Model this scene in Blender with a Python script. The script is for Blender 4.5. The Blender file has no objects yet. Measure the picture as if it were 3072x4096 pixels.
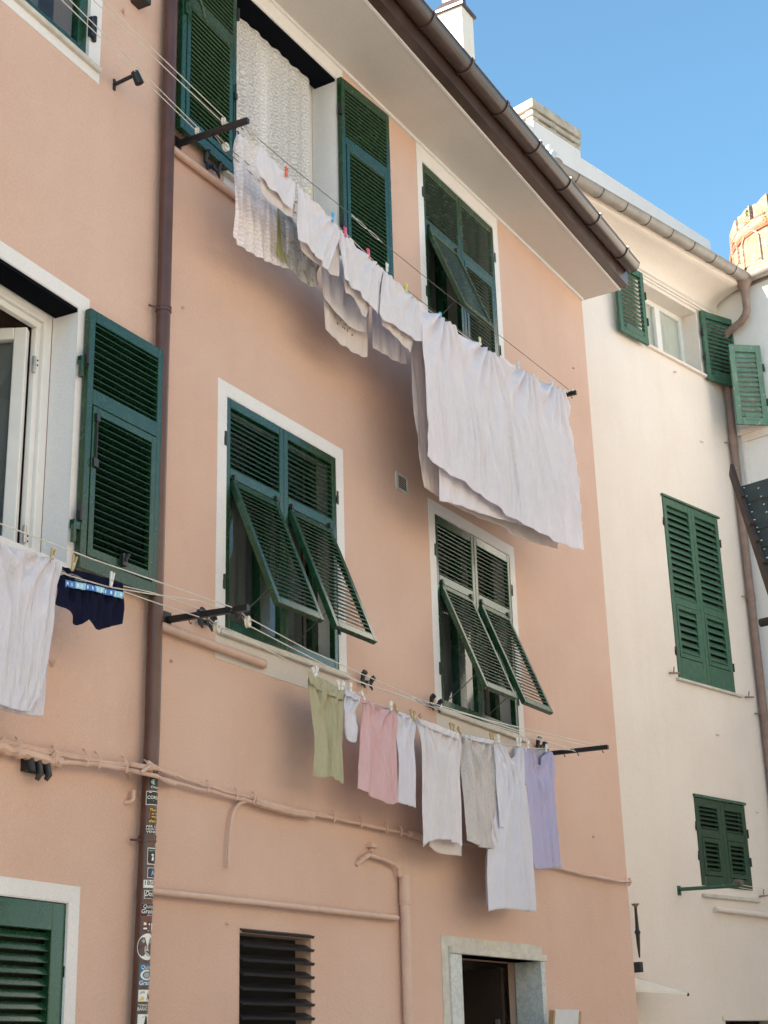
import bpy, bmesh, math, random
from math import sin, cos, pi, radians, sqrt
from mathutils import Vector, Matrix, noise
random.seed(7)
scene = bpy.context.scene
COL = scene.collection
V = Vector
# ------------------------------------------------------------------ camera model (measured from the photograph's vanishing points)
F_PX = 6100.0
PITCH, ROLL, YAW = radians(19.8), radians(-1.59), radians(30.35)
CAM = V((0, -5.6, 1.6))
fwd = V((cos(YAW)*cos(PITCH), sin(YAW)*cos(PITCH), sin(PITCH)))
_rt = V((sin(YAW), -cos(YAW), 0)); _up = _rt.cross(fwd)
right = cos(ROLL)*_rt + sin(ROLL)*_up
upv = -sin(ROLL)*_rt + cos(ROLL)*_up
cd = bpy.data.cameras.new('camera'); cam = bpy.data.objects.new('camera', cd); COL.objects.link(cam)
m = Matrix((right, upv, -fwd)).transposed().to_4x4(); m.translation = CAM
cam.matrix_world = m
cd.sensor_fit = 'VERTICAL'; cd.sensor_height = 36.0; cd.lens = 36.0*F_PX/4096.0
cd.clip_start = 0.05; cd.clip_end = 2000
scene.camera = cam

def ray(x, y): return fwd + right*((x-1536)/F_PX) - upv*((y-2048)/F_PX)
class Frame:
    """a vertical facade plane: u along it, d out of it, z up"""
    def __init__(s, x, y, ang):
        s.o = V((x, y, 0)); s.u = V((cos(radians(ang)), sin(radians(ang)), 0)); s.n = V((s.u.y, -s.u.x, 0))
    def P(s, u, d, z): return s.o + s.u*u + s.n*d + V((0, 0, z))
    def uz(s, x, y, d=0.0):           # measure a point of the photograph on the plane at distance d
        r = ray(x, y); t = (s.o + s.n*d - CAM).dot(s.n)/r.dot(s.n); p = CAM + r*t - s.o
        return p.dot(s.u), p.z
    def M(s, u=0, d=0, z=0, rot=0):   # local axes: x = along, y = INTO the wall, z = up ; rot turns about z
        return Matrix.Translation(s.P(u, d, z)) @ Matrix((s.u, -s.n, V((0, 0, 1)))).transposed().to_4x4() @ Matrix.Rotation(radians(rot), 4, 'Z')
ANG_L = 3.95; ANG_C = -12.65
FR = Frame(0, 0, 0); FL = Frame(6.83, 0, ANG_L); FC = Frame(13.9, 0.8, ANG_C)
_c = FC.P(4.52, 0, 0); FW = Frame(_c.x, _c.y, ANG_C-90)

# ------------------------------------------------------------------ materials
def nodes(mt):
    mt.use_nodes = True; nt = mt.node_tree; nt.nodes.clear(); return nt, nt.nodes, nt.links
def bsdf(n, l, out=True):
    b = n.new('ShaderNodeBsdfPrincipled')
    if out:
        o = n.new('ShaderNodeOutputMaterial'); l.new(b.outputs[0], o.inputs[0])
    return b
def coords(n, l, scale=(1, 1, 1)):
    t = n.new('ShaderNodeNewGeometry'); mp = n.new('ShaderNodeMapping'); mp.inputs['Scale'].default_value = scale
    l.new(t.outputs['Position'], mp.inputs[0]); return mp.outputs[0]
def nz(n, l, vec, scale, detail=4, rough=.6):
    t = n.new('ShaderNodeTexNoise'); t.inputs['Scale'].default_value = scale; t.inputs['Detail'].default_value = detail
    t.inputs['Roughness'].default_value = rough; l.new(vec, t.inputs['Vector']); return t.outputs['Fac']
def ramp(n, l, fac, stops):
    r = n.new('ShaderNodeValToRGB'); e = r.color_ramp.elements
    while len(e) < len(stops): e.new(.5)
    for k, (p, c) in zip(e, stops): k.position = p; k.color = (*c, 1)
    l.new(fac, r.inputs[0]); return r.outputs[0]
def mixc(n, l, fac, a, b, mode='MIX'):
    x = n.new('ShaderNodeMix'); x.data_type = 'RGBA'; x.blend_type = mode
    for s, v in ((0, fac), (6, a), (7, b)):
        if isinstance(v, (int, float)): x.inputs[s].default_value = v
        elif isinstance(v, tuple): x.inputs[s].default_value = (*v, 1)
        else: l.new(v, x.inputs[s])
    return x.outputs[2]
def math_(n, l, op, a, b=None):
    x = n.new('ShaderNodeMath'); x.operation = op
    for s, v in ((0, a), (1, b)):
        if v is None: continue
        if isinstance(v, (int, float)): x.inputs[s].default_value = v
        else: l.new(v, x.inputs[s])
    return x.outputs[0]
def bump(n, l, b, heights):
    prev = None
    for h, st, dist in heights:
        x = n.new('ShaderNodeBump'); x.inputs['Strength'].default_value = st; x.inputs['Distance'].default_value = dist
        l.new(h, x.inputs['Height'])
        if prev: l.new(prev, x.inputs['Normal'])
        prev = x.outputs[0]
    l.new(prev, b.inputs['Normal'])
def stucco(name, c, dark, light, grain=.5):
    """rendered wall: faint hand-floated texture, soft patches of slightly different tint, run-off streaks"""
    mt = bpy.data.materials.new(name); nt, n, l = nodes(mt); b = bsdf(n, l)
    v = coords(n, l); vs = coords(n, l, (2.2, 2.2, .22))
    base = ramp(n, l, nz(n, l, v, .9, 5), [(.3, dark), (.52, c), (.75, light)])
    st = ramp(n, l, nz(n, l, vs, 2.0, 6, .65), [(.46, (1, 1, 1)), (.8, (.88, .86, .84))])
    base = mixc(n, l, .28, base, st, 'MULTIPLY')
    gr = ramp(n, l, nz(n, l, v, 90, 3), [(.25, (.9, .9, .9)), (.7, (1.06, 1.06, 1.06))])
    base = mixc(n, l, .8, base, gr, 'MULTIPLY')
    l.new(base, b.inputs['Base Color']); b.inputs['Roughness'].default_value = .9
    b.inputs['Specular IOR Level'].default_value = .2
    bump(n, l, b, [(nz(n, l, v, 55, 4), grain, .006), (nz(n, l, v, 9, 3), grain*.55, .012)])
    return mt
def paint(name, c, rough=.4, var=.12, bs=0.05, scale=14, spec=.5, wear=None, coat=0, metal=0):
    mt = bpy.data.materials.new(name); nt, n, l = nodes(mt); b = bsdf(n, l); v = coords(n, l); b.inputs['Coat Roughness'].default_value = .08
    f = nz(n, l, v, scale, 5)
    col = ramp(n, l, f, [(.3, tuple(x*(1-var) for x in c)), (.7, tuple(min(1, x*(1+var)) for x in c))])
    if wear:
        col = mixc(n, l, ramp(n, l, nz(n, l, v, wear[1], 6, .7), [(wear[2], (0, 0, 0)), (wear[2]+.06, (1, 1, 1))]), col, wear[0])
    l.new(col, b.inputs['Base Color'])
    rr = n.new('ShaderNodeMapRange'); rr.inputs[3].default_value = rough*.85; rr.inputs[4].default_value = min(1, rough*1.2)
    l.new(f, rr.inputs[0]); l.new(rr.outputs[0], b.inputs['Roughness'])
    b.inputs['Specular IOR Level'].default_value = spec; b.inputs['Coat Weight'].default_value = coat; b.inputs['Metallic'].default_value = metal
    if bs: bump(n, l, b, [(nz(n, l, v, 60, 4), bs, .004)])
    return mt
def cloth_mat(name, c, trans=.3, weave=900, wr=.35, sheer=0.0, spots=None):
    mt = bpy.data.materials.new(name); nt, n, l = nodes(mt); b = bsdf(n, l, False); v = coords(n, l)
    col = ramp(n, l, nz(n, l, v, 7, 4), [(.3, tuple(x*.95 for x in c)), (.7, c)])
    if spots:
        col = mixc(n, l, ramp(n, l, nz(n, l, v, spots[1], 3), [(spots[2], (0, 0, 0)), (spots[2]+.05, (1, 1, 1))]), col, spots[0])
    l.new(col, b.inputs['Base Color']); b.inputs['Roughness'].default_value = .95; b.inputs['Specular IOR Level'].default_value = .1
    vv = coords(n, l, (1.6, 1.6, .28))
    bump(n, l, b, [(nz(n, l, vv, 24, 5, .66), min(1, wr*2), .03), (nz(n, l, v, weave/8, 2), .2, .002)])
    tr = n.new('ShaderNodeBsdfTranslucent'); l.new(col, tr.inputs[0])
    mx = n.new('ShaderNodeMixShader'); mx.inputs[0].default_value = trans; l.new(b.outputs[0], mx.inputs[1]); l.new(tr.outputs[0], mx.inputs[2])
    last = mx.outputs[0]
    if sheer:
        tp = n.new('ShaderNodeBsdfTransparent'); m2 = n.new('ShaderNodeMixShader'); m2.inputs[0].default_value = sheer
        l.new(last, m2.inputs[1]); l.new(tp.outputs[0], m2.inputs[2]); last = m2.outputs[0]
    o = n.new('ShaderNodeOutputMaterial'); l.new(last, o.inputs[0]); return mt
def lace_mat(name, c, a_lo, a_hi, scale=16):
    """net curtain: rosettes and scrolls worked in denser thread on a sheer ground"""
    mt = bpy.data.materials.new(name); nt, n, l = nodes(mt); b = bsdf(n, l, False); v = coords(n, l, (1, .0, 1))
    vo = n.new('ShaderNodeTexVoronoi'); vo.inputs['Scale'].default_value = scale; vo.inputs['Randomness'].default_value = .35; l.new(v, vo.inputs['Vector'])
    rings = math_(n, l, 'SINE', math_(n, l, 'MULTIPLY', vo.outputs['Distance'], 22))
    r1 = ramp(n, l, rings, [(.35, (0, 0, 0)), (.55, (1, 1, 1))])
    zig = n.new('ShaderNodeTexWave'); zig.inputs['Scale'].default_value = scale*.8; zig.inputs['Distortion'].default_value = 6; zig.inputs['Detail'].default_value = 1; zig.inputs['Detail Scale'].default_value = 2.5; zig.bands_direction = 'Z'
    l.new(v, zig.inputs['Vector'])
    pat = mixc(n, l, .45, r1, ramp(n, l, zig.outputs['Fac'], [(.4, (0, 0, 0)), (.6, (1, 1, 1))]))
    mr = n.new('ShaderNodeMapRange'); mr.inputs[3].default_value = a_lo; mr.inputs[4].default_value = a_hi
    l.new(pat, mr.inputs[0])
    b.inputs['Base Color'].default_value = (*c, 1); b.inputs['Roughness'].default_value = .95; b.inputs['Specular IOR Level'].default_value = .1
    tr = n.new('ShaderNodeBsdfTranslucent'); tr.inputs[0].default_value = (*c, 1)
    mx = n.new('ShaderNodeMixShader'); mx.inputs[0].default_value = .25; l.new(b.outputs[0], mx.inputs[1]); l.new(tr.outputs[0], mx.inputs[2])
    tp = n.new('ShaderNodeBsdfTransparent'); m2 = n.new('ShaderNodeMixShader'); l.new(mr.outputs[0], m2.inputs[0])
    l.new(tp.outputs[0], m2.inputs[1]); l.new(mx.outputs[0], m2.inputs[2])
    o = n.new('ShaderNodeOutputMaterial'); l.new(m2.outputs[0], o.inputs[0]); return mt
def glass_mat(name, tint=(.93, .96, .95)):
    mt = bpy.data.materials.new(name); nt, n, l = nodes(mt)
    tp = n.new('ShaderNodeBsdfTransparent'); tp.inputs[0].default_value = (*tint, 1)
    g = n.new('ShaderNodeBsdfGlossy'); g.inputs['Roughness'].default_value = .02
    fr = n.new('ShaderNodeFresnel'); fr.inputs[0].default_value = 1.5
    geo = n.new('ShaderNodeNewGeometry')
    wob = n.new('ShaderNodeBump'); wob.inputs['Strength'].default_value = .05; wob.inputs['Distance'].default_value = .01
    l.new(nz(n, l, geo.outputs['Position'], 2, 0), wob.inputs['Height']); l.new(wob.outputs[0], g.inputs['Normal'])
    fb = math_(n, l, 'MULTIPLY', fr.outputs[0], math_(n, l, 'SUBTRACT', 1.0, geo.outputs['Backfacing']))
    mx = n.new('ShaderNodeMixShader'); l.new(fb, mx.inputs[0]); l.new(tp.outputs[0], mx.inputs[1]); l.new(g.outputs[0], mx.inputs[2])
    o = n.new('ShaderNodeOutputMaterial'); l.new(mx.outputs[0], o.inputs[0]); return mt
def stone_mat(name):
    mt = bpy.data.materials.new(name); nt, n, l = nodes(mt); b = bsdf(n, l); v = coords(n, l, (1, 1, 2.0))
    vo = n.new('ShaderNodeTexVoronoi'); vo.inputs['Scale'].default_value = 2.6; l.new(v, vo.inputs['Vector'])
    ve = n.new('ShaderNodeTexVoronoi'); ve.feature = 'DISTANCE_TO_EDGE'; ve.inputs['Scale'].default_value = 2.6; l.new(v, ve.inputs['Vector'])
    c = ramp(n, l, nz(n, l, vo.outputs['Color'], 3, 2), [(.25, (.235, .165, .125)), (.5, (.32, .24, .19)), (.8, (.37, .29, .235))])
    c = mixc(n, l, .55, c, ramp(n, l, nz(n, l, v, 3.5, 6), [(.3, (.75, .68, .6)), (.7, (1.15, 1.1, 1))]), 'MULTIPLY')
    c = mixc(n, l, ramp(n, l, ve.outputs['Distance'], [(.0, (1, 1, 1)), (.09, (0, 0, 0))]), c, (.24, .17, .11))
    c = mixc(n, l, ramp(n, l, nz(n, l, coords(n, l), .9, 5), [(.58, (0, 0, 0)), (.66, (1, 1, 1))]), c, (.36, .17, .11))
    l.new(c, b.inputs['Base Color']); b.inputs['Roughness'].default_value = .95
    bump(n, l, b, [(ve.outputs['Distance'], .8, .08), (nz(n, l, v, 9, 5), .7, .05)])
    return mt
def marble_mat(name):
    mt = bpy.data.materials.new(name); nt, n, l = nodes(mt); b = bsdf(n, l); v = coords(n, l)
    w = n.new('ShaderNodeTexNoise'); w.inputs['Scale'].default_value = 9; w.inputs['Detail'].default_value = 8; w.inputs['Distortion'].default_value = 1.6; l.new(v, w.inputs['Vector'])
    c = ramp(n, l, w.outputs['Fac'], [(.30, (.62, .62, .59)), (.45, (.56, .57, .56)), (.5, (.45, .47, .48)), (.56, (.57, .58, .57)), (.70, (.63, .62, .59))])
    l.new(c, b.inputs['Base Color']); b.inputs['Roughness'].default_value = .45
    bump(n, l, b, [(nz(n, l, v, 40, 3), .1, .004)]); return mt
def wood_mat(name, c1, c2):
    mt = bpy.data.materials.new(name); nt, n, l = nodes(mt); b = bsdf(n, l); v = coords(n, l, (1, 1, .15))
    l.new(ramp(n, l, nz(n, l, v, 120, 5), [(.3, c1), (.7, c2)]), b.inputs['Base Color']); b.inputs['Roughness'].default_value = .7; return mt

M = {}
M['pink'] = stucco('pink_stucco', (.635, .435, .35), (.605, .402, .318), (.66, .465, .38), .8)
M['pinkpipe'] = paint('pink_pipe_paint', (.605, .415, .33), .6, .08, .06)
M['cream'] = stucco('cream_stucco', (.76, .675, .61), (.73, .64, .575), (.78, .70, .64), .5)
M['white_wall'] = stucco('white_stucco', (.77, .735, .70), (.73, .69, .65), (.8, .765, .73), .3)
M['band'] = stucco('white_painted_band', (.745, .725, .725), (.69, .67, .665), (.775, .76, .76), .45)
M['soffit'] = stucco('eave_plaster', (.60, .55, .515), (.575, .525, .485), (.625, .575, .54), .25)
M['green'] = paint('green_shutter_paint', (.011, .048, .019), .26, .2, .02, 10, .55, coat=.08)
M['oldgreen'] = paint('weathered_green_paint', (.04, .11, .07), .55, .25, .15, 18, .4, wear=((.28, .24, .17), 24, .66))
M['olddark'] = paint('blackened_green_paint', (.022, .055, .030), .55, .3, .2, 18, .35, wear=((.20, .17, .11), 30, .68))
M['lightened'] = paint('sunlight_tinted_green', (.12, .21, .155), .6, .2, .15, 12, .35, wear=((.42, .38, .27), 16, .60))  # green paled to carry the sunlight its slats reflect, plus worn patches
M['brown'] = paint('brown_pipe_paint', (.095, .042, .031), .32, .2, .03, 6, .5)
M['copper'] = paint('brown_gutter_metal', (.064, .037, .029), .3, .25, .05, 5, .6)
M['zinc'] = paint('grey_gutter_metal', (.27, .235, .21), .5, .2, .08, 5, .5)
M['rust'] = paint('terracotta_pipe_paint', (.25, .17, .14), .6, .2, .15, 8, .4, wear=((.34, .28, .24), 9, .66))
M['black'] = paint('black_metal', (.014, .014, .016), .4, .3, .1, 30, .5)
M['shade_black'] = paint('shade_black', (.006, .007, .010), .95, .1, 0, spec=.03)  # black that stands in for shade under window heads and behind slats
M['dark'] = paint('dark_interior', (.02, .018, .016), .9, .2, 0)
M['pvc'] = paint('white_window_frame', (.74, .73, .71), .35, .04, .02, 8, .5)
M['stonesill'] = paint('pale_stone', (.55, .52, .47), .75, .15, .3, 12, .3)
M['marble'] = marble_mat('grey_veined_marble')
M['glass'] = glass_mat('window_glass')
M['wire'] = paint('white_plastic_wire', (.62, .58, .52), .5, .1, 0)
M['steelwire'] = paint('dark_steel_wire', (.10, .09, .08), .5, .1, 0)
M['pulley'] = paint('cream_plastic', (.66, .62, .54), .45, .08, .05)
M['steel'] = paint('galvanised_steel', (.45, .45, .45), .35, .15, .1, 20, .5, metal=.8)
M['tread'] = paint('dark_green_steel', (.05, .055, .046), .5, .25, .15, 14, .5)
M['stringer'] = paint('brown_steel', (.05, .032, .022), .6, .25, .2, 12, .4)
M['white'] = cloth_mat('white_cotton', (.90, .865, .905), .3, wr=.35)
M['sheet'] = cloth_mat('white_sheet_cotton', (.90, .86, .905), .3, wr=.18)
M['whitecool'] = cloth_mat('cool_white_cotton', (.86, .85, .93), .3, wr=.35)
M['canvas'] = cloth_mat('cream_canvas', (.92, .88, .79), .3, wr=.1)
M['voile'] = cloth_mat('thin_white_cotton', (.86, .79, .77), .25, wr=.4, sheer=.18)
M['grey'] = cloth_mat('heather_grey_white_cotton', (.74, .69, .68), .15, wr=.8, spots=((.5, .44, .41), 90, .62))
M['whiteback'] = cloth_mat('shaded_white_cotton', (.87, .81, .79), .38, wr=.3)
M['towel'] = cloth_mat('white_terry_towel', (.85, .83, .91), .2, weave=500, wr=.6)
M['olive'] = cloth_mat('pale_olive_cotton', (.58, .54, .37), .2, wr=.7)
M['pinkcloth'] = cloth_mat('washed_pink_cotton', (.82, .55, .575), .2, wr=.4)
M['lilac'] = cloth_mat('lilac_jersey', (.59, .55, .77), .2, wr=.4)
M['lilacpale'] = cloth_mat('pale_lilac_jersey', (.62, .56, .66), .2, wr=.4)
M['greenlace'] = cloth_mat('white_and_green_print_cotton', (.72, .71, .70), .3, wr=.6, sheer=.08, spots=((.50, .49, .38), 30, .56))
M['yellowgreen'] = cloth_mat('yellow_green_cotton', (.58, .56, .26), .3, wr=.5)
M['navy'] = cloth_mat('navy_jersey', (.010, .012, .035), .05, wr=.4)
M['lace'] = lace_mat('white_lace_curtain', (.90, .86, .84), .60, .95, 12)
M['lace2'] = lace_mat('white_lace_cloth', (.94, .89, .91), .72, .93, 12)
M['curtain'] = cloth_mat('grey_inner_curtain', (.22, .22, .23), .2, wr=.2)
M['netcurtain'] = cloth_mat('white_net_curtain', (.80, .76, .70), .3, wr=.2)
M['roof'] = paint('clay_roof_tile', (.42, .20, .12), .9, .3, .4, 4, .2)
M['stone'] = stone_mat('tower_stone')
M['capstone'] = paint('weathered_cap_stone', (.40, .35, .29), .9, .25, .4, 7, .2)
M['greyrender'] = stucco('pale_grey_render', (.66, .61, .60), (.62, .57, .56), (.69, .64, .63), .4)
M['towerplaster'] = paint('pink_tower_plaster', (.33, .175, .125), .95, .2, .3, 2, .1)
M['redbrick'] = paint('red_brick_band', (.52, .12, .07), .9, .2, .4, 8, .2)
M['paving'] = stucco('stone_paving', (.34, .32, .29), (.29, .27, .245), (.40, .37, .34), .6)
M['ochre'] = stucco('pale_ochre_stucco', (.74, .645, .53), (.70, .60, .49), (.77, .68, .57), .4)
M['darkwood'] = wood_mat('dark_door_wood', (.022, .014, .010), (.04, .024, .016))
M['wood'] = wood_mat('peg_wood', (.42, .29, .13), (.55, .40, .2))
M['easel'] = wood_mat('easel_wood', (.36, .2, .1), (.5, .3, .16))
M['board'] = paint('menu_board_white', (.62, .62, .65), .5, .05, .02)
M['ceramic'] = paint('grey_flashing', (.5, .52, .54), .5, .15, .1)
M['plant'] = paint('dry_plant', (.20, .22, .08), .8, .3, .2, 40)
def plain(nm, c, r=.45): M[nm] = paint(nm, c, r, .06, 0)
for nm, c in dict(orange_plastic=(.75, .13, .05), pale_yellow_plastic=(.75, .72, .35), blue_plastic=(.1, .42, .72), pink_plastic=(.80, .10, .22), white_plastic=(.78, .75, .7),
        lime_plastic=(.6, .65, .1), pale_blue_plastic=(.5, .66, .8), sky_blue_plastic=(.12, .5, .8), ink_black=(.012, .012, .014), ink_white=(.72, .72, .70), ink_yellow=(.72, .55, .06), ink_red=(.35, .04, .04),
        ink_blue=(.03, .12, .22), ink_navy=(.02, .03, .09), ink_brown=(.05, .025, .022), ink_grey=(.35, .35, .36), ink_teal=(.25, .42, .38), band_blue=(.03, .16, .48), band_light=(.25, .52, .72)).items(): plain(nm, c)

# ------------------------------------------------------------------ mesh helpers
class MB:
    def __init__(s): s.v = []; s.f = []; s.mi = []; s.cur = 0
    def add(s, vs, fs, mi=None):
        k = len(s.v); s.v += [V(p) for p in vs]; s.f += [tuple(i+k for i in f) for f in fs]; s.mi += [s.cur if mi is None else mi]*len(fs); return s
    def box(s, x0, x1, y0, y1, z0, z1, Mx=None, mi=None):
        vs = [V((x, y, z)) for z in (z0, z1) for y in (y0, y1) for x in (x0, x1)]
        if Mx is not None: vs = [Mx @ p for p in vs]
        return s.add(vs, [(0, 2, 3, 1), (4, 5, 7, 6), (0, 1, 5, 4), (2, 6, 7, 3), (0, 4, 6, 2), (1, 3, 7, 5)], mi)
    def fbox(s, F, u0, u1, d0, d1, z0, z1, mi=None):
        vs = [F.P(u, d, z) for z in (z0, z1) for d in (d0, d1) for u in (u0, u1)]
        return s.add(vs, [(0, 1, 3, 2), (4, 6, 7, 5), (0, 4, 5, 1), (2, 3, 7, 6), (0, 2, 6, 4), (1, 5, 7, 3)], mi)
    def tube(s, pts, r, seg=8, caps=True, mi=None):
        pts = [V(p) for p in pts]; n = len(pts); rs = r if isinstance(r, (list, tuple)) else [r]*n
        vs = []; fs = []; prev = None
        for i, p in enumerate(pts):
            t = (pts[min(i+1, n-1)]-pts[max(i-1, 0)]).normalized()
            if prev is None:
                a = t.cross(V((0, 0, 1)));
                if a.length < .05: a = t.cross(V((1, 0, 0)))
                a.normalize()
            else:
                a = prev - t*prev.dot(t); a.normalize()
            prev = a; bb = t.cross(a)
            vs += [p + (a*cos(2*pi*k/seg)+bb*sin(2*pi*k/seg))*rs[i] for k in range(seg)]
        for i in range(n-1):
            for k in range(seg):
                q = (k+1) % seg; fs.append((i*seg+k, i*seg+q, (i+1)*seg+q, (i+1)*seg+k))
        if caps: fs += [tuple(range(seg))[::-1], tuple((n-1)*seg+k for k in range(seg))]
        return s.add(vs, fs, mi)
    def lathe(s, prof, Mx, seg=16, mi=None):      # prof: (r, h) about local z
        vs = []; fs = []
        for r, h in prof: vs += [Mx @ V((r*cos(2*pi*k/seg), r*sin(2*pi*k/seg), h)) for k in range(seg)]
        for i in range(len(prof)-1):
            for k in range(seg):
                q = (k+1) % seg; fs.append((i*seg+k, i*seg+q, (i+1)*seg+q, (i+1)*seg+k))
        fs += [tuple(range(seg))[::-1], tuple((len(prof)-1)*seg+k for k in range(seg))]
        return s.add(vs, fs, mi)
    def prism(s, poly, Mx, depth, mi=None):       # poly (x,z) in local xz plane, extruded along local y
        n = len(poly); vs = [Mx @ V((x, 0, z)) for x, z in poly]+[Mx @ V((x, depth, z)) for x, z in poly]
        fs = [tuple(range(n)), tuple(range(2*n-1, n-1, -1))]+[(i, i+n, (i+1) % n+n, (i+1) % n) for i in range(n)]
        return s.add(vs, fs, mi)
    def sweep(s, prof, A, B, mi=None):            # prof list of (d,z) offsets, swept from frame-point function A to B
        n = len(prof); vs = [A(d, z) for d, z in prof]+[B(d, z) for d, z in prof]
        fs = [(i, (i+1) % n, (i+1) % n+n, i+n) for i in range(n)]+[tuple(range(n))[::-1], tuple(range(n, 2*n))]
        return s.add(vs, fs, mi)
    def build(s, name, mats, parent=None, smooth=False, bev=0, solid=0):
        org = origin_of(parent)
        me = bpy.data.meshes.new(name); me.from_pydata([p-org for p in s.v], [], s.f)
        if not isinstance(mats, (list, tuple)): mats = [mats]
        for q in mats: me.materials.append(M[q] if isinstance(q, str) else q)
        for p, k in zip(me.polygons, s.mi): p.material_index = k
        bm = bmesh.new(); bm.from_mesh(me); bmesh.ops.recalc_face_normals(bm, faces=bm.faces); bm.to_mesh(me); bm.free()
        if smooth:
            for p in me.polygons: p.use_smooth = True
            if smooth != 'all': me.set_sharp_from_angle(angle=radians(40))
        o = bpy.data.objects.new(name, me); COL.objects.link(o)
        if parent: o.parent = parent
        if bev:
            md = o.modifiers.new('bevel', 'BEVEL'); md.width = bev; md.segments = 1; md.limit_method = 'ANGLE'; md.angle_limit = radians(50)
        if solid:
            md = o.modifiers.new('thickness', 'SOLIDIFY'); md.thickness = solid; md.offset = 0
        return o
def origin_of(o):
    p = V((0, 0, 0))
    while o is not None: p = p + o.location; o = o.parent
    return p
def tag(o, label, cat, group=None):
    o['label'] = label; o['category'] = cat
    if group: o['group'] = group
    return o
def thing(name, label, cat, loc, group=None):
    o = bpy.data.objects.new(name, None); COL.objects.link(o); o.location = loc; o.empty_display_size = .2
    return tag(o, label, cat, group)
def structure(o): o['kind'] = 'structure'; return o
def crop(ox, oy, s): return lambda *pts: [(ox+x*s, oy+y*s) for x, y in pts]

# ------------------------------------------------------------------ architecture helpers
def wall_sheet(F, u0, u1, z0, z1, holes, parent, mat, depth=.3, name='wall', thick=.35):
    """front of a rendered wall with real openings, reveals and end faces"""
    us = sorted({u0, u1, *[h[0] for h in holes], *[h[1] for h in holes]}); zs = sorted({z0, z1, *[h[2] for h in holes], *[h[3] for h in holes]})
    us = [u for u in us if u0 <= u <= u1]; mb = MB()
    for a, b in zip(us, us[1:]):
        for c, d in zip(zs, zs[1:]):
            mu, mz = (a+b)/2, (c+d)/2
            if any(h[0] < mu < h[1] and h[2] < mz < h[3] for h in holes): continue
            mb.add([F.P(a, 0, c), F.P(b, 0, c), F.P(b, 0, d), F.P(a, 0, d)], [(0, 1, 2, 3)])
    for a, b, c, d in holes:
        for p, q in (((a, c), (a, d)), ((b, c), (b, d)), ((a, c), (b, c)), ((a, d), (b, d))):
            mb.add([F.P(p[0], 0, p[1]), F.P(q[0], 0, q[1]), F.P(q[0], -depth, q[1]), F.P(p[0], -depth, p[1])], [(0, 1, 2, 3)])
    for u in (u0, u1): mb.add([F.P(u, 0, z0), F.P(u, 0, z1), F.P(u, -thick, z1), F.P(u, -thick, z0)], [(0, 1, 2, 3)])
    mb.add([F.P(u0, 0, z1), F.P(u1, 0, z1), F.P(u1, -thick, z1), F.P(u0, -thick, z1)], [(0, 1, 2, 3)])
    return mb.build(name, mat, parent)
def surround(F, hole, w, parent, mat='band', reveal=.2, sides='LRTB', proud=.004, wt=None):
    u0, u1, z0, z1 = hole; mb = MB(); wt = w if wt is None else wt; r = .006
    if 'L' in sides: mb.fbox(F, u0-w, u0+r, -.001, proud, z0, z1)
    if 'R' in sides: mb.fbox(F, u1-r, u1+w, -.001, proud, z0, z1)
    if 'T' in sides: mb.fbox(F, u0-w, u1+w, -.001, proud, z1, z1+wt)
    if 'B' in sides: mb.fbox(F, u0-w, u1+w, -.001, proud, z0-w, z0)
    mb.fbox(F, u0+.0005, u0+r, -reveal, .001, z0, z1); mb.fbox(F, u1-r, u1-.0005, -reveal, .001, z0, z1)
    mb.fbox(F, u0+.0005, u1-.0005, -reveal, .0015, z1-r, z1-.0005)
    return mb.build('window_surround', mat, parent)
def sill(F, u0, u1, z, parent, h=.04, out=.05, inn=.2, mat='stonesill'):
    mb = MB(); mb.fbox(F, u0, u1, -inn, out, z-h, z); return mb.build('window_sill', mat, parent, bev=.006)
def slats(mb, Mx, x0, x1, z0, z1, pitch, t=.045, tilt=38, th=.008, dep=.046, y0=.0):
    n = max(1, int(round((z1-z0)/pitch))); p = (z1-z0)/n
    for i in range(n):
        zc = z0+(i+.5)*p; a = radians(tilt)
        S = Mx @ Matrix.Translation((0, y0+t/2, zc)) @ Matrix.Rotation(a, 4, 'X')
        mb.box(x0, x1, -dep/2, dep/2, -th/2, th/2, S)
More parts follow.
